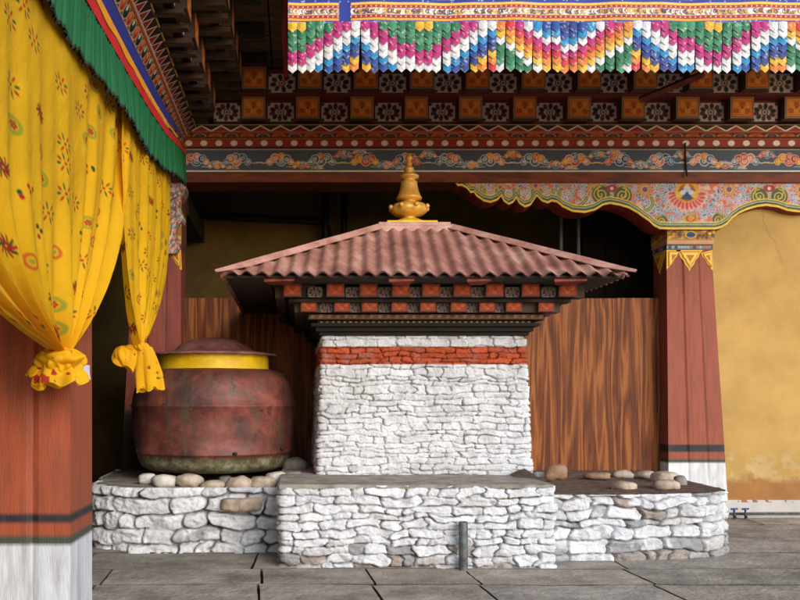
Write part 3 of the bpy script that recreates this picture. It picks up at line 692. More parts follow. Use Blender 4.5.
# ceilings and roof above
mb = MB(); g = random.Random(4)
x = -2.0
y = Y0
while y < 11.6:
    mb.box(-2.2, -.30, y, y+.24, z2+.31+g.uniform(0, .02), z2+.36, None); y += .25
x = -.28
while x < XE:
    mb.box(x, x+.24, 8.3, 11.6, z2+.31+g.uniform(0, .02), z2+.36); x += .25
part(mb.build('eave_boards', M_darkx))
mb = MB(); mb.box(-6, XE, 8.2, 16, 6.25, 6.5); mb.box(-6, -.2, Y0, 8.2, 6.25, 6.5); part(mb.build('roof_slab', M_dark))
mb = MB()
for k in range(0, 14): mb.box(-.02+k*.7, .1+k*.7, 8.35, 10.6, z2+.20, z2+.305)
for k in range(0, 10): mb.box(-.62, -.34, 3+k*.8, 3.12+k*.8, z2+.18, z2+.305)
mb.box(-.36, -.28, Y0, 8.4, z2+.1, z2+.305)
part(mb.build('eave_rafters', M_dark))
mb = MB(); a_, b_ = px(640, 100, 10.2), px(703, 74, 9.7); mb.tube([a_, b_], .045, 4); part(mb.build('diagonal_strut', M_lintel))
# corbel board
prof_px = [(447, 178), (450, 178.5), (454, 182), (457, 187), (461, 186.5), (466, 189), (470, 194), (473, 193), (476, 197), (483, 202), (490, 203.5), (497, 201), (500.5, 197), (503, 202), (508, 205.5), (513, 203), (515.5, 199), (518, 204), (524, 208), (530, 206), (534, 200), (536, 197), (541, 202), (547, 204), (551, 202), (556, 203), (562, 208), (572, 212.5), (584, 213.5), (594, 211), (602, 206), (609, 204.5), (618, 206), (628, 209), (636, 213.5), (642, 218), (648, 222), (652, 226), (658, 229.5), (666, 230), (714, 230), (720, 228.5), (726, 225), (731, 219), (738, 214), (746, 210.5), (756, 207.5), (765, 206.5), (776, 208), (786, 211.5), (798, 213), (812, 212), (822, 205), (832, 211), (846, 213), (860, 205), (880, 198), (900, 194), (940, 190)]
DB = 11.3
bx_ = np.array([WX(a, DB) for a, b in prof_px]); bz_ = np.array([WZ(b, DB) for a, b in prof_px])
ztop = zr(3.035)-.004
cv = Cv(bx_[0], zr(2.2), bx_[-1]-bx_[0], ztop-zr(2.2), .0068, (216, 112, 84)); g = random.Random(9)
pal = [(70, 104, 170), (250, 246, 242), (90, 156, 124), (206, 54, 44), (250, 180, 170), (140, 180, 226), (240, 160, 60), (255, 216, 206)]
GC = [(50, 84, 166), (50, 140, 110), (206, 60, 50), (90, 150, 220), (246, 160, 40), (50, 74, 140), (60, 120, 150)]
for k in range(3000):
    x = g.uniform(cv.x0, cv.x0+cv.W); y = g.uniform(cv.y0, ztop); r = g.uniform(.016, .030); c1 = GC[int(vn(x*3, y*4, 2)*9+g.random()*3) % 7]; a = g.uniform(0, 6)
    if g.random() < .6:
        for t in (0, 2.1, 4.2): cv.disc(x+math.cos(a+t)*r*.8, y+math.sin(a+t)*r*.8, r*.72, (210, 210, 216))
        for t in (0, 2.1, 4.2): cv.disc(x+math.cos(a+t)*r*.8, y+math.sin(a+t)*r*.8, r*.44, c1)
    else: cv.disc(x, y, r*1.2, (196, 204, 216), 1.5, .6, a); cv.disc(x, y, r*.85, c1, 1.5, .5, a)
def rosette(x, y, s, petals=12, cols=((214, 120, 60), (236, 206, 150), (60, 84, 130), (200, 60, 50))):
    cv.disc(x, y, s*1.05, (150, 60, 50))
    for k in range(petals):
        a = 2*pi*k/petals; cv.disc(x+math.cos(a)*s*.75, y+math.sin(a)*s*.75, s*.3, cols[1], 1, .6, a); cv.disc(x+math.cos(a)*s*.72, y+math.sin(a)*s*.72, s*.22, cols[0], 1, .6, a)
    cv.disc(x, y, s*.45, cols[1]); cv.disc(x, y, s*.36, cols[2]); cv.disc(x, y, s*.16, cols[3])
for x, y in ((593, 190), (644, 190), (728, 190), (500, 188), (535, 186), (800, 190)): rosette(WX(x, DB), WZ(y, DB), .10 if x > 560 else .075)
# lotus medallion above column
lx, lz = WX(686, DB), WZ(193, DB)
for k in range(13):
    a = pi+pi*k/12; cv.disc(lx+math.cos(a)*.21, lz-.02+math.sin(a)*.17, .062, (238, 180, 170), 1.2, .6, a); cv.disc(lx+math.cos(a)*.20, lz-.02+math.sin(a)*.16, .045, (206, 84, 70), 1.2, .55, a)
cv.disc(lx, lz+.02, .16, (226, 170, 40), 1, .95); cv.disc(lx, lz+.0, .12, (196, 96, 40)); cv.disc(lx, lz-.02, .10, (56, 70, 110), 1.25, .8)
for sg in (-1, 1): cv.disc(lx+sg*.10, lz-.03, .045, (230, 190, 60)); cv.disc(lx+sg*.055, lz-.0, .035, (214, 210, 220))
cv.disc(lx, lz+.05, .045, (196, 214, 214)); cv.disc(lx, lz+.115, .03, (236, 196, 60))
cv.disc(WX(690, DB), WZ(219, DB), .085, (210, 166, 40), 1.2, .8); cv.disc(WX(690, DB), WZ(219, DB), .06, (190, 80, 50), 1.2, .8); cv.spiral(WX(690, DB), WZ(219, DB), .04, 1.5, .012, (230, 190, 80))
def volute(x, y, s, sg):
    X, Z = WX(x, DB), WZ(y, DB); cv.disc(X, Z, s*1.02, (206, 176, 60)); cv.disc(X, Z, s*.94, (74, 92, 66)); cv.spiral(X, Z, s*.78, 1.9, .016, (214, 186, 70), pi/2, sg, 34); cv.spiral(X, Z, s*.64, 1.6, .012, (50, 60, 50), pi/2, sg, 30)
for x, y, s, sg in ((600, 195, .13, 1), (622, 196, .13, -1), (758, 197, .12, 1), (778, 197, .12, -1), (660, 222, .095, 1), (718, 220, .095, -1), (478, 194, .07, 1), (510, 198, .075, 1), (545, 196, .075, -1)): volute(x, y, s, sg)
for x in (611, 768): cv.disc(WX(x, DB), WZ(189, DB), .05, (170, 60, 40), 1.6, 1); cv.disc(WX(x, DB), WZ(189, DB), .022, (220, 214, 200)); cv.ring(WX(x, DB), WZ(192, DB), .19, .014, (214, 186, 70), 1, .75)
def loop(x, y, rx, ry, a0=-200, a1=20):
    X, Z = WX(x, DB), WZ(y, DB); pts = [(X+rx*math.cos(R(a0+(a1-a0)*t/24)), Z+ry*math.sin(R(a0+(a1-a0)*t/24))) for t in range(25)]
    cv.line(pts, .062, (238, 200, 76)); cv.line(pts, .040, (70, 92, 74)); cv.line(pts, .012, (176, 196, 160))
for a in ((476, 189, .07, .07), (490, 193, .085, .10), (508, 193, .075, .12), (525, 194, .10, .12), (546, 193, .085, .10), (572, 196, .19, .15, -215, -10), (640, 203, .16, .12, -170, 30)): loop(*a)
for x in (490, 508, 525, 546, 565, 580):
    X, Z = WX(x, DB), WZ(194, DB)
    for t in range(5): cv.disc(X+.028*math.cos(t*1.257), Z+.028*math.sin(t*1.257), .019, (238, 232, 232)); cv.disc(X+.026*math.cos(t*1.257), Z+.026*math.sin(t*1.257), .012, GC[(x+t) % 3])
E = list(zip(bx_, bz_))
for off, wd, col in ((.095, .016, (240, 204, 80)), (.066, .042, (74, 92, 72)), (.066, .012, (190, 200, 160)), (.036, .018, (50, 60, 60)), (.014, .030, (246, 206, 70))):
    cv.line([(x, z+off) for x, z in E], wd, col)
cv.rect(cv.x0, cv.x0+cv.W, ztop-.03, ztop, (150, 70, 60))
xs = np.linspace(bx_[0], bx_[-1], 760); zb = np.interp(xs, bx_, bz_); V = np.linspace(0, 1, 74)[:, None]
Xg = np.broadcast_to(xs, (74, 760)); Zg = zb+(ztop-zb)*V; lum = cv.sample(Xg, Zg)
rel = .012*(fbm(Xg*22, Zg*22, 2, 2)-.5)+.010*np.exp(-((Zg-zb-.02)/.02)**2)
mb = MB(); mb.grid(np.stack([Xg, DB-.03-rel, Zg], -1), lum)
cb = part(mb.build('corbel_board', M_paint))
mb = MB(); nb = 8
Yb = np.linspace(DB-.028, DB+.34, nb)[:, None]; zz = np.broadcast_to(zb, (nb, 760)).copy()
bulge = -.018*np.sin(np.linspace(0, pi, nb))[:, None]; P = np.stack([np.broadcast_to(xs, (nb, 760)), np.broadcast_to(Yb, (nb, 760)), zz+bulge], -1); mb.grid(P[::-1])
bk = np.stack([np.broadcast_to(xs, (2, 760)), np.full((2, 760), DB+.34), np.stack([zb, zb*0+ztop])], -1); mb.grid(bk)
ce = mb.build('scalloped_edge', M_red, cb); ce.location = (0, 0, 0)
# columns -----------------------------------------------------
def column(x0b, x1b, x0t, x1t, y0, y1, ztop_, w_top=.75, b0=.90, b1=1.0, teeth=True, name='column', grooves=(.35, .68), wcol=(228, 229, 232), red=(146, 72, 50), base_dark=False):
    nseg = 26; nz = 150; mb = MB(); Zs = np.linspace(-.02, ztop_, nz)
    per = []; 
    for k in range(nseg+1): per.append((k/nseg, 0, 0))          # front left->right
    for k in range(1, 11): per.append((1, k/10, 1))
    for k in range(1, 11): per.append((1-k/10, 1, 2))
    for k in range(1, 11): per.append((0, 1-k/10, 3))
    pu = np.array([p[0] for p in per]); pv = np.array([p[1] for p in per]); fc = np.array([p[2] for p in per])
    t = (Zs/ztop_)[:, None]; xa = x0b+(x0t-x0b)*t; xb = x1b+(x1t-x1b)*t
    X = xa+(xb-xa)*pu; Y = y0+(y1-y0)*pv+0*t; Z = np.broadcast_to(Zs[:, None], X.shape)
    for gq in grooves: Y = Y+np.where((fc == 0), .018*np.exp(-((pu-gq)/.016)**2), 0)
    Y = Y+np.where(fc == 0, .004*(vn(pu*20, Z*.4, 2)-.5), 0)
    C = np.empty(X.shape+(3,)); C[:] = s2l(red)
    tone = (.86+.28*vn(np.floor(pu*3)*7+fc*3, Z*.3, 3))[..., None]; C *= tone
    wn = .016*(fbm(X*9, Z*9, 2)-.5)
    def band(a, b, col): 
        m = (Z+wn > a) & (Z+wn < b); C[m] = s2l(col)
    w = w_top; band(-1, w, wcol if not base_dark else (40, 30, 26)); band(w, w+.05, (66, 74, 62)); band(b0, b1, (34, 32, 38))
    chip = (fbm(X*6+Y*6, Z*3, 4) > .66) & (Z < w); C[chip] *= .93
    mb.grid(np.stack([X, Y, Z], -1), C); o = mb.build(name, M_column, None, False); return part(o)
YC = 11.36
def cxp(x, d=YC): return WX(x, d)
ztc = WZ(250, YC)
c1 = column(cxp(669), cxp(729), cxp(666.5), cxp(711.5), YC, YC+.42, ztc)
def capital(cobj, x0, x1, y0, y1, zt, ztp):
    W = x1-x0
    def face(H, fn): c = Cv(0, 0, W, H, .007, (200, 160, 60)); fn(c, W, H); return c
    def f1(c, W, H):
        c.rect(0, W, 0, H, (176, 120, 50)); g = random.Random(3)
        for i in range(60): c.spiral(g.uniform(0, W), g.uniform(0, H), .022, 1.1, .010, g.choice([(232, 196, 90), (206, 140, 50), (110, 66, 40), (70, 90, 90)]), g.uniform(0, 6), 1, 10)
        c.rect(0, W, H*.92, H, (120, 60, 40)); c.rect(0, W, 0, H*.07, (214, 180, 90))
        c.disc(W/2, H*.45, .04, (60, 80, 120), 1.5, 1); c.ring(W/2, H*.45, .045, .01, (236, 200, 90), 1.5, 1)
    def f2(c, W, H):
        x = 0
        while x < W: c.disc(x, H/2, H*.42, (212, 150, 130)); x += .036
    def f3(c, W, H):
        c.rect(0, W, 0, H, (86, 96, 110)); g = random.Random(5)
        for i in range(16): c.disc(i*W/15, H*.5, H*.3, g.choice([(170, 110, 100), (60, 70, 90), (150, 170, 180)]))
    hs = [(zt, .07, -.01, f3), (zt+.071, .06, -.03, f2), (zt+.132, ztp-zt-.134, -.04, f1)]
    for i, (z, H, off, fn) in enumerate(hs):
        c = face(H, fn)
        X, Z = np.meshgrid(c.xs, c.ys); mb = MB(); e = -off
        Yw = -(e+.003)+0*X-(.012*np.sin(Z/H*pi*3)**2 if i == 2 else .006*np.sin(Z/H*pi))
        mb.grid(np.stack([x0-e*.3+X*(W+e*.6)/W, y0+Yw, z+Z], -1), c.img)
        U = np.linspace(y0-e, y1+e, 20); cc = c.img[:, :20] if c.img.shape[1] >= 20 else c.img
        n_ = cc.shape[1]; Us = np.linspace(y1+e, y0-e, n_); Yg, Zg = np.meshgrid(Us, c.ys); mb.grid(np.stack([x0-e*.3+0*Yg-.003, Yg, z+Zg], -1), cc)
        mb.box(x0-e*.3, x1+e*.3, y0-e, y1+e, z, z+H, s2l((110, 70, 50)))
        o = mb.build('capital', M_paint); o.parent = cobj; o.location = (-bld.location.x, -bld.location.y, 0); 
        o.location = (0, 0, 0); 
    # hanging gilded teeth carved on the shaft
    mb = MB()
    def tooth(pts, yy, side=False):
        a = np.array(pts); n = 12
        for layer, (sc, col) in enumerate((((1.0), (240, 190, 50)), (.80, (190, 120, 36)), (.66, (244, 200, 70)), (.30, (190, 110, 36)))):
            cm = np.array([a[:, 0].mean(), a[:, 1].max()-.35*(a[:, 1].max()-a[:, 1].min())]); q = cm+(a-cm)*sc; th = .004+.005*layer
            v = [(x, yy-th, z) for x, z in q]+[(x, yy+.01, z) for x, z in q]; m = len(q)
            if side: v = [(yy-th, x, z) for x, z in q]+[(yy+.01, x, z) for x, z in q]
            mb.add(v, [tuple(range(m))]+[(i, (i+1) % m, m+(i+1) % m, m+i) for i in range(m)], s2l(col))
    w = W; d_ = .29; z = zt
    def wav(p, q, n=6, amp=.018):
        return [(p[0]+(q[0]-p[0])*t/n+(amp if t % 2 else 0)*(1 if q[1] > p[1] else -1)*.8, p[1]+(q[1]-p[1])*t/n) for t in range(n)]
    tooth([(x0+.2*w, z), (x0+.5*w-.0, z), (x0+.8*w, z)]+wav((x0+.8*w, z), (x0+.5*w, z-d_))+wav((x0+.5*w, z-d_), (x0+.2*w, z)), y0-.002)
    tooth([(x0, z), (x0+.32*w, z)]+wav((x0+.32*w, z), (x0+.02, z-d_*.92))+[(x0, z-d_*.92)], y0-.002)
    tooth([(x1, z), (x1+.012, z-d_*.92), (x1-.01, z-d_*.92)]+wav((x1-.01, z-d_*.92), (x1-.32*w, z)), y0-.002)
    dy = y1-y0
    tooth([(y0+.02, z), (y0+.5*dy, z), (y0+dy, z)]+wav((y0+dy, z), (y0+.5*dy, z-d_))+wav((y0+.5*dy, z-d_), (y0, z)), x0-.004, True)
    o = mb.build('gilded_teeth', M_paint); o.parent = cobj; o.location = (0, 0, 0)
    # world-coordinate meshes under a column whose own origin is the world's
    for ch in cobj.children: ch.matrix_parent_inverse.identity()
capital(c1, cxp(666.5), cxp(712), YC, YC+.42, ztc, zr(2.905)-.0 if False else WZ(229.5, YC))
c2 = column(cxp(118), cxp(181), cxp(134), cxp(181), YC, YC+.45, ztc, w_top=1.40, b0=9, b1=9.1, base_dark=True, red=(150, 72, 58))
capital(c2, cxp(134), cxp(181), YC, YC+.45, ztc, zr(2.905))
# small carved corbel beside the second column
mb = MB(); cvv = Cv(0, 0, .30, 1.1, .008, (150, 110, 100)); g = random.Random(8)
for k in range(420): cvv.spiral(g.uniform(0, .30), g.uniform(0, 1.1), g.uniform(.015, .03), 1, .010, g.choice(pal), g.uniform(0, 6), 1, 9)
X, Z = np.meshgrid(cvv.xs, cvv.ys); prof_w = .13+.10*(Z/1.1)+.03*np.sin(Z*14)
mb.grid(np.stack([cxp(168)+X/.30*prof_w, YC-.11+0*X, WZ(255, YC)+Z*.86], -1), cvv.img); mb.grid(np.stack([cxp(168)+prof_w[:, -1:]+np.array([[0, 0]]), np.broadcast_to([[YC-.11, YC+.2]], (X.shape[0], 2)), (WZ(255, YC)+cvv.ys*.86)[:, None]+np.array([[0, 0]])], -1), np.repeat(cvv.img[:, -1:], 2, 1))
part(mb.build('carved_bracket', M_paint))
# near column (left foreground)
nd = 5.79
c3 = column(-2.7, -1.548, -2.62, -1.552, nd, nd+.62, 4.5, w_top=.61, b0=.745, b1=.825, grooves=(.775,), red=(158, 74, 42), wcol=(214, 218, 224))
mb = MB(); mb.box(-2.62, WX(45, nd)-.0, nd-.018, nd-.001, .0, 4.45, s2l((178, 78, 42)))
# ochre wall
WXL, WXR = cxp(709), XE
cell = .03; xs = np.linspace(WXL, WXR, 380); zs = np.linspace(0, zr(3.0), 460); X, Z = np.meshgrid(xs, zs)
C = np.empty(X.shape+(3,)); C[:] = s2l((188, 150, 84)); q = fbm(X*.9, Z*.9, 3)[..., None]; C = C*(.8+.4*q)
st = fbm(X*2.2, Z*2.2, 5); zl = .34+.30*st+.10*fbm(X*9, Z*9, 1)
m = np.clip((zl+.0-Z)*16, 0, 1)[..., None]*.75; C = C*(1-m)+s2l((150, 92, 44))*(.75+.5*fbm(X*7, Z*7, 4))[..., None]*m
ex = (np.clip((.8+.2*st-Z)*8, 0, 1)*np.clip((Z-.45)*8, 0, 1)*np.clip((fbm(X*8, Z*9, 6, 7)-.54)*10, 0, .4))[..., None]; C = C*(1-ex)+s2l((206, 184, 140))*ex
wall_cr = Cv(WXL, 0, WXR-WXL, zr(3), .008, (0, 0, 0)); gk = random.Random(5)
for k in range(2):
    x, z, a = gk.uniform(WXL, WXR), gk.uniform(.3, zr(2.6)), gk.uniform(-2.2, -.9); pts = [(x, z)]
    for q_ in range(gk.randint(6, 22)): a += gk.uniform(-.6, .6); x += .05*math.cos(a); z += .05*math.sin(a); pts.append((x, z))
    wall_cr.line(pts, gk.uniform(.004, .010), (255, 255, 255))
km = wall_cr.sample(X, Z)[..., :1]; C = C*(1-.3*km)
wb = .25; C = np.where((Z < wb)[..., None], s2l((206, 200, 194))*(.85+.2*fbm(X*3, Z*5, 2))[..., None], C)
rag = ((abs(Z-wb) < .03) & (fbm(X*14, Z*14, 3, 6) > .55))[..., None]; C = np.where(rag, s2l((150, 110, 76)), C)
Yw = YC+.03+.006*km[..., 0]-.03*(Z < wb)+.02*(fbm(X*1.2, Z*1.2, 6)-.5)
mb = MB(); mb.grid(np.stack([X, Yw, Z], -1), C); mb.box(WXL+.05, XE, YC+.08, YC+.4, 0, zr(2.95), s2l((180, 130, 50))); part(mb.build('ochre_wall', M_wallp, smooth=True))
# interior
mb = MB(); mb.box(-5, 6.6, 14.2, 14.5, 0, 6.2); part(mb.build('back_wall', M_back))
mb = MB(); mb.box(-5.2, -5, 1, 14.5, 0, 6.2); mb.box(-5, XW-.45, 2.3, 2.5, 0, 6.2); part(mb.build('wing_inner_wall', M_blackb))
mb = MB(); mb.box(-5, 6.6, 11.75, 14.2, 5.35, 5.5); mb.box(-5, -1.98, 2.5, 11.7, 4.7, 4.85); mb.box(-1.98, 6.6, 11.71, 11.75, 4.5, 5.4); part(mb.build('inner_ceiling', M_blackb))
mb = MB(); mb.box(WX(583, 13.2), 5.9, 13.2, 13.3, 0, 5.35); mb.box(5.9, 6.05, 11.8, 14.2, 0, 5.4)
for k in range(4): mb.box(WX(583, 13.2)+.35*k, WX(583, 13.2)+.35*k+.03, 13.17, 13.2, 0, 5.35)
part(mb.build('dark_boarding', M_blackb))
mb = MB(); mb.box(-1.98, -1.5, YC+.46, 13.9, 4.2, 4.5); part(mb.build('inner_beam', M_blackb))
# wood partition
wp = root('wood_partition', (1.8, 11.62, 0), 'head-high glossy brown veneer partition standing behind the shrine between the columns', 'partition')
edges = [WX(181.5, 11.62), WX(262, 11.62), WX(345, 11.62), WX(440, 11.62), WX(527, 11.62), WX(571, 11.62), WX(617, 11.62), WX(664, 11.62)]
for k in range(7):
    mb = MB(); a, b = edges[k]+.0015, edges[k+1]-.0015; mb.box(a, b, 11.62+.001*(k % 2), 11.65, .0, WZ(298, 11.62)-.004*(k % 2)); reparent(mb.build('board', M_wood), wp)

# ============================================================ CABLES, RODS, TAPS
def cable(name, pts, r, label, mat=M_black, cat='cable', group=None): return tag(MB().tube(pts, r, 8).build(name, mat, None, True), label, cat, group)
D = 14.05
cable('cable', [px(x, y, D) for x, y in ((188, 213), (230, 215), (280, 217), (318, 218.5), (326, 221), (330, 232), (332, 262))], .03, 'thick black cable crossing the dim back wall and bending down behind the roof')
cable('cable', [px(x, y, D) for x, y in ((188, 216), (240, 220), (300, 222), (322, 224), (327, 236), (328, 262))], .014, 'thin black wire sagging just below the thick cable on the back wall')
cable('drain_pipe', [px(325, 182, D-.1), px(325.5, 262, D-.1)], .055, 'thick black vertical downpipe on the back wall, left of the two', cat='pipe', group='black downpipes on the back wall')
cable('drain_pipe', [px(344, 182, D-.1), px(344, 262, D-.1)], .05, 'black vertical downpipe on the back wall, nearer the finial', cat='pipe', group='black downpipes on the back wall')
cable('metal_rod', [px(561, 200, 12.6), px(561, 275, 12.6)], .028, 'grey vertical rod under the carved board, left of the pair', M_greyp, 'rod', 'grey rods in the dark opening')
cable('metal_rod', [px(578.5, 200, 12.6), px(578.5, 275, 12.6)], .028, 'grey vertical rod under the carved board, right of the pair', M_greyp, 'rod', 'grey rods in the dark opening')
cable('cable', [px(685, 143, FR-.08), px(685.3, 152, FR-.02), px(686, 165, FR-.02), px(687, 176, FR-.03)], .012, 'short black cable hanging over the cloud frieze above the red column')
cable('water_pipe', [(cxp(730), YC-.06, .07), (cxp(770), YC-.06, .075), (9, YC-.06, .07)], .017, 'thin water pipe running along the foot of the ochre wall', M_steel, 'pipe')
for i, (x, lab) in enumerate(((728, 'blue-handled water tap at the wall foot, nearer the red column'), (739, 'blue-handled water tap at the wall foot, farther from the red column'))):
    X = cxp(x); tp = root('water_tap', (X, YC-.16, 0), lab, 'tap', 'taps at the foot of the wall')
    MB().tube([(0, .10, .07), (0, .02, .075), (0, -.02, .07), (0, -.035, .03)], [.016, .018, .02, .016], 10).tube([(0, 0, .07), (0, 0, .14)], .012, 8).tube([(0, .0, -.02), (0, .0, .07)], .013, 8).build('spout', M_steel, tp, True)
    MB().tube([(-.045, 0, .145), (.045, 0, .15)], .012, 8).tube([(0, 0, .12), (0, 0, .16)], .014, 8).build('handle', M_blue, tp, True)
mb = MB(); q0 = px(79.5, 380, 5.77); q1 = px(90, 363, 5.77)
U, V = np.meshgrid(np.linspace(5.98, 6.30, 8), np.linspace(WZ(379, 6.05), WZ(364, 6.05), 8)); mb.grid(np.stack([-1.548+.012+.004*np.sin(V*30), U, V], -1)); mb.grid(np.stack([-1.548+.010+.004*np.sin(V*30), U, V], -1))
tag(mb.build('paper_notice', M_paper), 'small blank white paper pasted on the side of the foreground column behind the knot', 'notice')

# ============================================================ APPLIQUE VALANCE (front eave)
DV = 8.4
val = root('brocade_valance', (0, DV, WZ(24, DV)), 'long multicoloured brocade valance of layered chevron streamers hanging from the front eave', 'valance')
zb0 = WZ(24, DV); L = 6.6; xv0 = WX(288, DV)
cv = Cv(0, 0, L, .46, .0055, (2, 40, 150)); g = random.Random(12); sx = WX(349, DV)-xv0
for (a, b, y0, dz_) in ((0, sx-.10, -.0, -.0), (sx+.02, L, 0, 0)):
    for y1, y2, col in ((.036, .06, (236, 164, 30)), (.06, .092, (160, 14, 22)), (.092, .160, (206, 190, 170)), (.160, .192, (170, 16, 24)), (.192, .215, (250, 200, 70))):
        cv.rect(a, b, y1+dz_, y2+dz_, col)
    x = a+.02
    while x < b-.03:
        cv.spiral(x, .126, .026, 1, .010, g.choice([(90, 40, 60), (60, 60, 70), (226, 170, 60), (120, 60, 50), (255, 250, 240)]), g.uniform(0, 6), 1, 9); cv.disc(x+.015, .126+g.uniform(-.02, .02), .011, g.choice([(40, 40, 60), (230, 190, 80), (255, 255, 255), (190, 60, 60)])); x += .017
    for y_ in (.076, .176):
        x = a
        while x < b: cv.disc(x, y_, .007, (250, 210, 120)); x += .05
cv.line([(x/10, .018+.006*math.sin(x*2.2)) for x in range(0, int(L*10))], .005, (120, 170, 220))
for k in range(500): cv.disc(g.uniform(0, L), g.choice([g.uniform(0, .03), g.uniform(.225, .30)]), .006, (170, 200, 230))
for y1, y2, col in ((.25, .27, (250, 200, 70)), (.30, .46, (4, 50, 160))): cv.rect(0, L, y1, y2, col)
X, Z = np.meshgrid(cv.xs, cv.ys); Yv = DV+.012*np.sin(X*5)+.006*np.sin(X*13)
mb = MB(); P = np.stack([xv0+X, Yv, zb0+Z], -1); mb.grid(P, cv.img); Pb = P.copy(); Pb[..., 1] += .012; mb.grid(Pb[::8, ::8], np.broadcast_to(s2l((40, 70, 130)), Pb[::8, ::8].shape))
reparent(mb.build('embroidered_band', M_brocade), val)
SA = SB = None
K = {'Y': (250, 196, 40), 'O': (246, 140, 30), 'G': (10, 128, 84), 'g': (64, 156, 112), 'M': (200, 0, 126), 'm': (190, 70, 150), 'W': (244, 244, 248), 'w': (230, 214, 216), 'C': (0, 150, 214), 'B': (6, 74, 170), 'b': (22, 56, 140), 'R': (224, 40, 60), 'V': (170, 60, 160)}
SA = 'YGgGMMWWCBbYORMVWCB'; SB = 'bBCWMROYWGGgWMVCBbY'
sw = .0905; sh = .072; ns = int(L/sw)
for k in range(ns):
    cx_ = xv0+sw*(k+.5); pxx = 295+cx_*F/DV
    if pxx < 349: seq, ph = SA, abs(pxx-292)/9.05
    else:
        q = (pxx-421) % 290; q = q if q < 145 else 290-q       # distance to yellow peak
        seq, ph = (SA, q/9.05) if q < 76 else (SB, (145-q)/9.05)
    tilt = g.choice([0, 0, .02, -.03, .05, -.05])*g.random(); mb = MB(); nrow = 7; drop = g.uniform(-.006, .01)
    for r_ in range(nrow):
        col = s2l(K[seq[min(int(r_+ph*.9), len(seq)-1)]])
        ztp = zb0-r_*sh*.93+.01; n = 7; U, V = np.meshgrid(np.linspace(-1, 1, n), np.linspace(0, 1, n))
        hh = sh*1.12; depthp = hh*(1-.0*V); Zs = ztp-V*(hh-.012+.044*(1-abs(U)))
        zz_ = ztp-Zs; xx = cx_+U*sw*.492+math.sin(tilt)*(zb0-Zs)
        yy = DV+.012*np.sin(cx_*5)-.004-.014*(1-U**2)-.009*V-.0015*(nrow-r_)+.006*np.sin(k*2.3)
        cc = np.empty(U.shape+(3,)); cc[:] = col; nz_ = np.random.RandomState(k*20+r_).rand(n, n)
        cc = cc*(.5+.5*nz_)[..., None]; gm = (nz_ > .93)[..., None]; cc = np.where(gm, cc*.6+s2l((250, 236, 200))*.4, cc)
        cc[-1, :] = cc[-1, :]*.7+s2l((250, 240, 230))*.1
        mb.grid(np.stack([xx, yy, Zs+drop], -1), cc)
    reparent(mb.build('streamer', M_brocade), val)
mb = MB(); U, V = np.meshgrid(np.linspace(0, 1, 6), np.linspace(0, 1, 30)); mb.grid(np.stack([xv0-.005-.05*U+.01*np.sin(V*9), DV+.03+.1*U, zb0+.45-V*.96+.01*U], -1), np.broadcast_to(s2l((120, 16, 26)), U.shape+(3,)))
reparent(mb.build('red_side_trim', M_cloth), val)

# ============================================================ GREEN PLEATED VALANCE (side wing)
XVG = -1.38
gv = root('pleated_valance', (XVG, 6.5, zr(2.6)), 'green pleated cloth valance with red, yellow and blue top stripes above the yellow curtains', 'valance')
lift = lambda d: np.interp(d, [3, 5.5, 7, 8, 9, 9.9, 10.6], [-.03, 0, .06, .12, .21, .36, .46])
def vstrip(name, zlo, zhi, col, off, pleat, nz, wob=0, rag=0, far=10.55):
    ds = np.linspace(2.9, far, 1900); t = np.linspace(0, 1, nz)[:, None]
    lf = lift(ds); zl = zlo+lf+wob*np.sin(ds*9)+rag*(vn(ds*70, ds*0, 2)-.5); zh = zhi+lf*(1-(zhi-2.63)*1.2)
    Z = zr(zh)+(zr(zl)-zr(zh))*t+0*ds; ph = ds*46+2.0*vn(ds*3, ds*0, 1)*2
    sp_ = np.abs(np.sin(ph))**.6*2-1
    X = XVG+off+pleat*(.5+.5*t)*(sp_+.5*np.sin(ph*.43+1))+.03*t*np.sin(ds*2.1)*(pleat > 0)
    D_ = np.broadcast_to(ds, Z.shape)+.012*t*np.cos(ph)*(pleat > 0)
    C = np.empty(Z.shape+(3,)); C[:] = s2l(col)
    if rag: C[-2:] = s2l((5, 9, 7))
    mb = MB(); mb.grid(np.stack([X, D_, Z+0*X], -1), C); return reparent(mb.build(name, M_cloth, smooth=True), gv)
vstrip('green_pleats', 2.24, 2.64, (0, 96, 50), 0, .017, 26, rag=.035)
vstrip('red_stripe', 2.625, 2.735, (206, 30, 24), .012, 0, 5)
vstrip('yellow_stripe', 2.72, 2.80, (242, 160, 20), .018, 0, 6, wob=.012)
vstrip('blue_stripe', 2.79, 2.99, (34, 44, 132), .008, 0, 6)

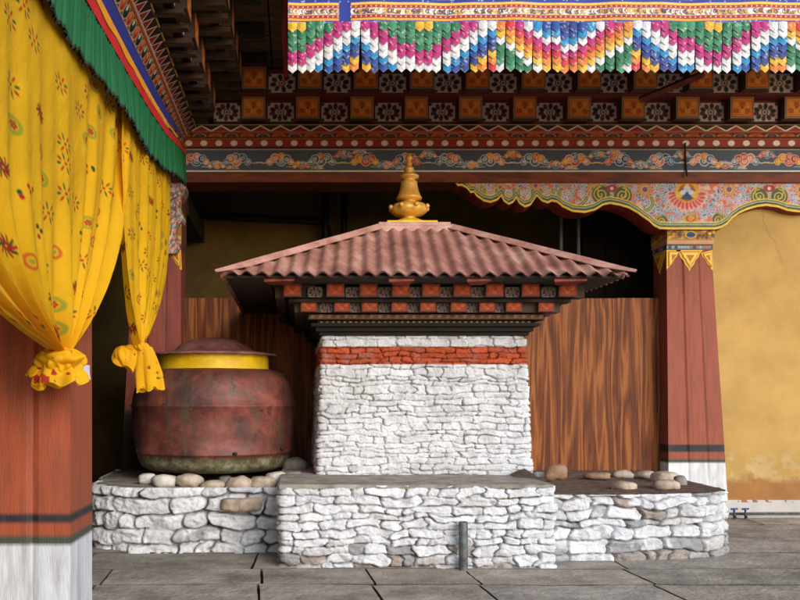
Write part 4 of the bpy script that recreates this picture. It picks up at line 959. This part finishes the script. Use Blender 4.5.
# ============================================================ CURTAINS
YEL = (254, 196, 6)
def print_canvas(W, H, seed, sx=2.0):
    c = Cv(0, 0, W, H, .0065, YEL); g = random.Random(seed); RD = (196, 22, 20); GN = (10, 92, 50); OL = (176, 176, 40)
    stepx, stepy = .43, .17; j = 0; y = .12
    while y < H:
        x = .15+(.25 if j % 2 else 0); k = j
        while x < W:
            X, Y = x+g.uniform(-.05, .05), y+g.uniform(-.04, .04); kind = g.choice([0, 1, 2, 0, 3, 0, 4, 5, 5]); s = .058
            if kind == 0:
                for q in range(8):
                    a = q*pi/4+.3; c.disc(X+math.cos(a)*s*.72*sx, Y+math.sin(a)*s*.72, s*.36, RD if q % 2 else GN, sx*.62, .42, math.atan2(math.sin(a), math.cos(a)*sx))
                c.disc(X, Y, s*.16, RD, sx, 1)
            elif kind == 1:
                c.disc(X, Y, s*.85, OL, sx, 1); c.disc(X, Y, s*.5, YEL, sx, 1)
                for q in range(6): a = q*pi/3; c.disc(X+math.cos(a)*s*.28*sx, Y+math.sin(a)*s*.28, s*.14, RD, sx, 1)
                c.disc(X, Y, s*.12, GN, sx, 1)
            elif kind == 2:
                for q in range(10):
                    a = q*pi/5; c.line([(X+math.cos(a)*s*.2*sx, Y+math.sin(a)*s*.2), (X+math.cos(a+.5)*s*.5*sx, Y+math.sin(a+.5)*s*.5), (X+math.cos(a+.7)*s*.8*sx, Y+math.sin(a+.7)*s*.8)], .016, RD if q % 2 else (70, 70, 30))
            elif kind == 3:
                c.ring(X, Y, s*.6, s*.3, (226, 110, 30), sx*.8, 1); c.disc(X, Y, s*.25, OL, sx, 1)
            elif kind == 5: continue_ = 1
            else:
                for q in range(5): c.disc(X+g.uniform(-.05, .05)*sx, Y+g.uniform(-.05, .05), .016, g.choice([RD, GN, (70, 70, 30)]), 1.3, .9)
            x += stepx*g.uniform(.9, 1.15); k += 1
        y += stepy; j += 1
    return c
def curtain(name, label, XP, dA, dB, dK, XK, zk, ztop_, expA, expB, nf, seed, spread, amp, kb=.0, res=(460, 330), flat=0):
    cr = root(name, (XP, dK, zk), label, 'curtain', 'tied yellow curtains')
    nu, nv = res; u = np.linspace(0, 1, nu)[None, :]; v = np.linspace(0, 1, nv)[:, None]
    dt = dA+(dB-dA)*u; side = dt < dK
    e = np.where(side, expA, expB); con = v**e
    d = dK+(dt-dK)*(1-con*(1-spread))
    g = random.Random(seed); ph = [g.uniform(0, 6) for _ in range(6)]
    fold = np.sin(2*pi*nf*u+ph[0]+1.2*np.sin(2*pi*u*2+ph[1]))+.55*np.sin(2*pi*nf*1.9*u+ph[2]+v*.8)+.3*np.sin(2*pi*nf*.5*u+ph[3])
    fold2 = np.sin(2*pi*nf*2.3*u+ph[4])
    A = amp*(.35+.65*v+.5*v**3)*(1-.55*con)*(1-flat*np.clip(1-(u-.66)/.3, 0, 1)*(1-v**2.2))
    X = XP+A*fold+amp*.45*con*fold2*(1-.3*v)+(XK-XP)*con
    d = d+.5*A*np.cos(2*pi*nf*u+ph[0]+1)*(1-.4*v)
    # lower hem rises away from the knot
    z = ztop_+(zk-ztop_)*v
    z = z+kb*con*0
    X = X+(.012*(fbm(u*9+v*3, v*5, seed)-.5)+.013*(fbm(u*30+v*9, v*14-u*6, seed+1)-.5))*(1-con*.5)
    cvp = print_canvas(abs(dB-dA), ztop_-zk, seed); C = cvp.sample(u*abs(dB-dA)+0*v, (1-v)*(ztop_-zk)+0*u)
    mb = MB(); mb.grid(np.stack([X+0*z, d+0*z, z+0*u], -1), C); reparent(mb.build('drape', M_curtain, smooth=True), cr)
    return cr
def pleated_blob(center, rx, ry, rz, n, seed, dark=0, tw=0, col=YEL):
    m, k = 46, 90; th = np.linspace(.0, pi, m)[:, None]; ph = np.linspace(0, 2*pi, k, endpoint=False)[None, :]
    g = 1+.13*np.sin(n*ph+tw*th+2*np.sin(th*2+seed))+.07*np.sin(n*2.3*ph-tw*1.4*th+seed)+.10*(fbm(np.cos(ph)*2+seed, np.sin(ph)*2+th, seed)-.5)
    s = np.sin(th); P = np.stack([center[0]+rx*s*np.cos(ph)*g, center[1]+ry*s*np.sin(ph)*g, center[2]+rz*np.cos(th)*(.9+.1*g)], -1)
    C = np.empty(P.shape); C[:] = s2l(col); q = vn(P[..., 0]*26+P[..., 1]*20, P[..., 2]*26, seed) ; C[q > .9] = s2l((190, 50, 24)); C[q < .06] = s2l((40, 100, 50))
    return P, C
def tail(mb, c, top_r, bot_r, L, lean, nf, seed, flat=.5, cut=0):
    m, k = 40, 120; t = np.linspace(0, 1, m)[:, None]; ph = np.linspace(0, 2*pi, k, endpoint=False)[None, :]
    r = (top_r+(bot_r-top_r)*np.clip(t*1.6, 0, 1)**.7)*(1+(.06+.16*t)*np.sin(nf*ph+seed)+.06*np.sin(nf*1.7*ph+seed*2+t*2))
    P = np.stack([c[0]+lean[0]*t+r*np.cos(ph), c[1]+lean[1]*t+r*flat*np.sin(ph), c[2]-L*t+(.02*np.sin(nf*ph)+cut*np.cos(ph))*t], -1)
    C = np.empty(P.shape); C[:] = s2l(YEL); q = vn(P[..., 0]*22+P[..., 1]*20, P[..., 2]*22, seed); C[q > .88] = s2l((190, 50, 24)); C[q < .08] = s2l((40, 100, 50)); mb.grid(P, C, True)
k1 = curtain('curtain', 'wide yellow printed curtain, knotted in front of the foreground red column', -1.45, 2.6, 7.28, 5.5, -1.53, WZ(352, 5.5), zr(2.86), 9.0, 3.1, 9, 3, .035, .046, res=(760, 480), flat=.86)
kx, ky, kz = px(60, 365, 5.5); mb = MB()
P, C = pleated_blob((kx, ky, kz+.02), .15, .13, .10, 7, 2, tw=1.5); mb.grid(P, C, True); P, C = pleated_blob((kx+.03, ky-.06, kz+.045), .135, .10, .055, 3, 4, tw=.8); mb.grid(P, C, True)
reparent(mb.build('knot', M_curtain, smooth=True), k1)
mb = MB(); tail(mb, (kx+.0, ky-.02, kz+.02), .08, .16, .15, (.01, 0), 6, 1, .7, .02); tail(mb, (kx-.08, ky-.03, kz+.03), .03, .07, .10, (-.06, 0), 4, 3, .6, -.02)
reparent(mb.build('gathered_end', M_curtain, smooth=True), k1)
k2 = curtain('curtain', 'narrow yellow printed curtain, knotted beside the cauldron', -1.45, 6.95, 9.75, 7.9, -1.47, WZ(348, 7.9), zr(2.95), 5.0, 3.6, 5, 8, .05, .035)
kx, ky, kz = px(140, 347, 7.88); mb = MB()
P, C = pleated_blob((kx, ky, kz), .085, .08, .05, 5, 5, tw=1); mb.grid(P, C, True); reparent(mb.build('knot', M_curtain, smooth=True), k2)
mb = MB(); tail(mb, (kx+.05, ky-.03, kz), .06, .115, .40, (.045, 0), 5, 2, .35, .015); tail(mb, (kx-.06, ky-.02, kz+.02), .05, .10, .20, (-.09, 0), 4, 5, .5, -.05)
P, C = pleated_blob((kx-.15, ky-.02, kz-.09), .10, .07, .10, 4, 6, tw=1.2); mb.grid(P, C, True)
reparent(mb.build('gathered_end', M_curtain, smooth=True), k2)

# origin fix for parts-of-parts built in world coordinates
def fix_child(o, r): 
    o.location = (-r.matrix_basis.translation.x*0, 0, 0)
bpy.context.view_layer.update()
for o in list(bpy.data.objects):
    if o.type == 'MESH' and o.parent and o.parent.type == 'MESH':
        # sub-part meshes hold world coordinates, as their part does: same frame
        o.location = (0, 0, 0)

# ============================================================ LIGHT, SKY, CAMERA
w = bpy.data.worlds.new('World'); scene.world = w; w.use_nodes = True; nt = w.node_tree
sky = nt.nodes.new('ShaderNodeTexSky'); sky.sky_type = 'NISHITA'; sky.sun_disc = False
EL, AZ = 25, 30
sky.sun_elevation = R(EL); sky.sun_rotation = R(180-AZ); sky.air_density = 1.0; sky.dust_density = 1.0
bg = nt.nodes['Background']; bg.inputs[1].default_value = .15; nt.links.new(sky.outputs[0], bg.inputs[0])
sl = bpy.data.lights.new('Sun', 'SUN'); sl.energy = 1.4; sl.angle = R(36); sl.color = (1, .975, .94)
so = bpy.data.objects.new('Sun', sl); link(so)
import mathutils
dirv = mathutils.Vector((-math.sin(R(AZ))*math.cos(R(EL)), math.cos(R(AZ))*math.cos(R(EL)), -math.sin(R(EL))))
so.rotation_euler = dirv.to_track_quat('-Z', 'Y').to_euler(); so.location = (6, -8, 9)
cam = bpy.data.cameras.new('Camera'); co = bpy.data.objects.new('Camera', cam); link(co)
co.location = (0, 0, EYE); co.rotation_euler = (R(90), 0, 0); cam.lens = 37.8; cam.sensor_width = 36; cam.shift_x = .13125; cam.shift_y = .125; cam.clip_end = 300; cam.clip_start = .05
scene.camera = co
vs = scene.view_settings; vs.view_transform = 'Standard'; vs.look = 'None'; vs.exposure = .60; vs.gamma = 1
scene.render.resolution_x = 1024; scene.render.resolution_y = 768
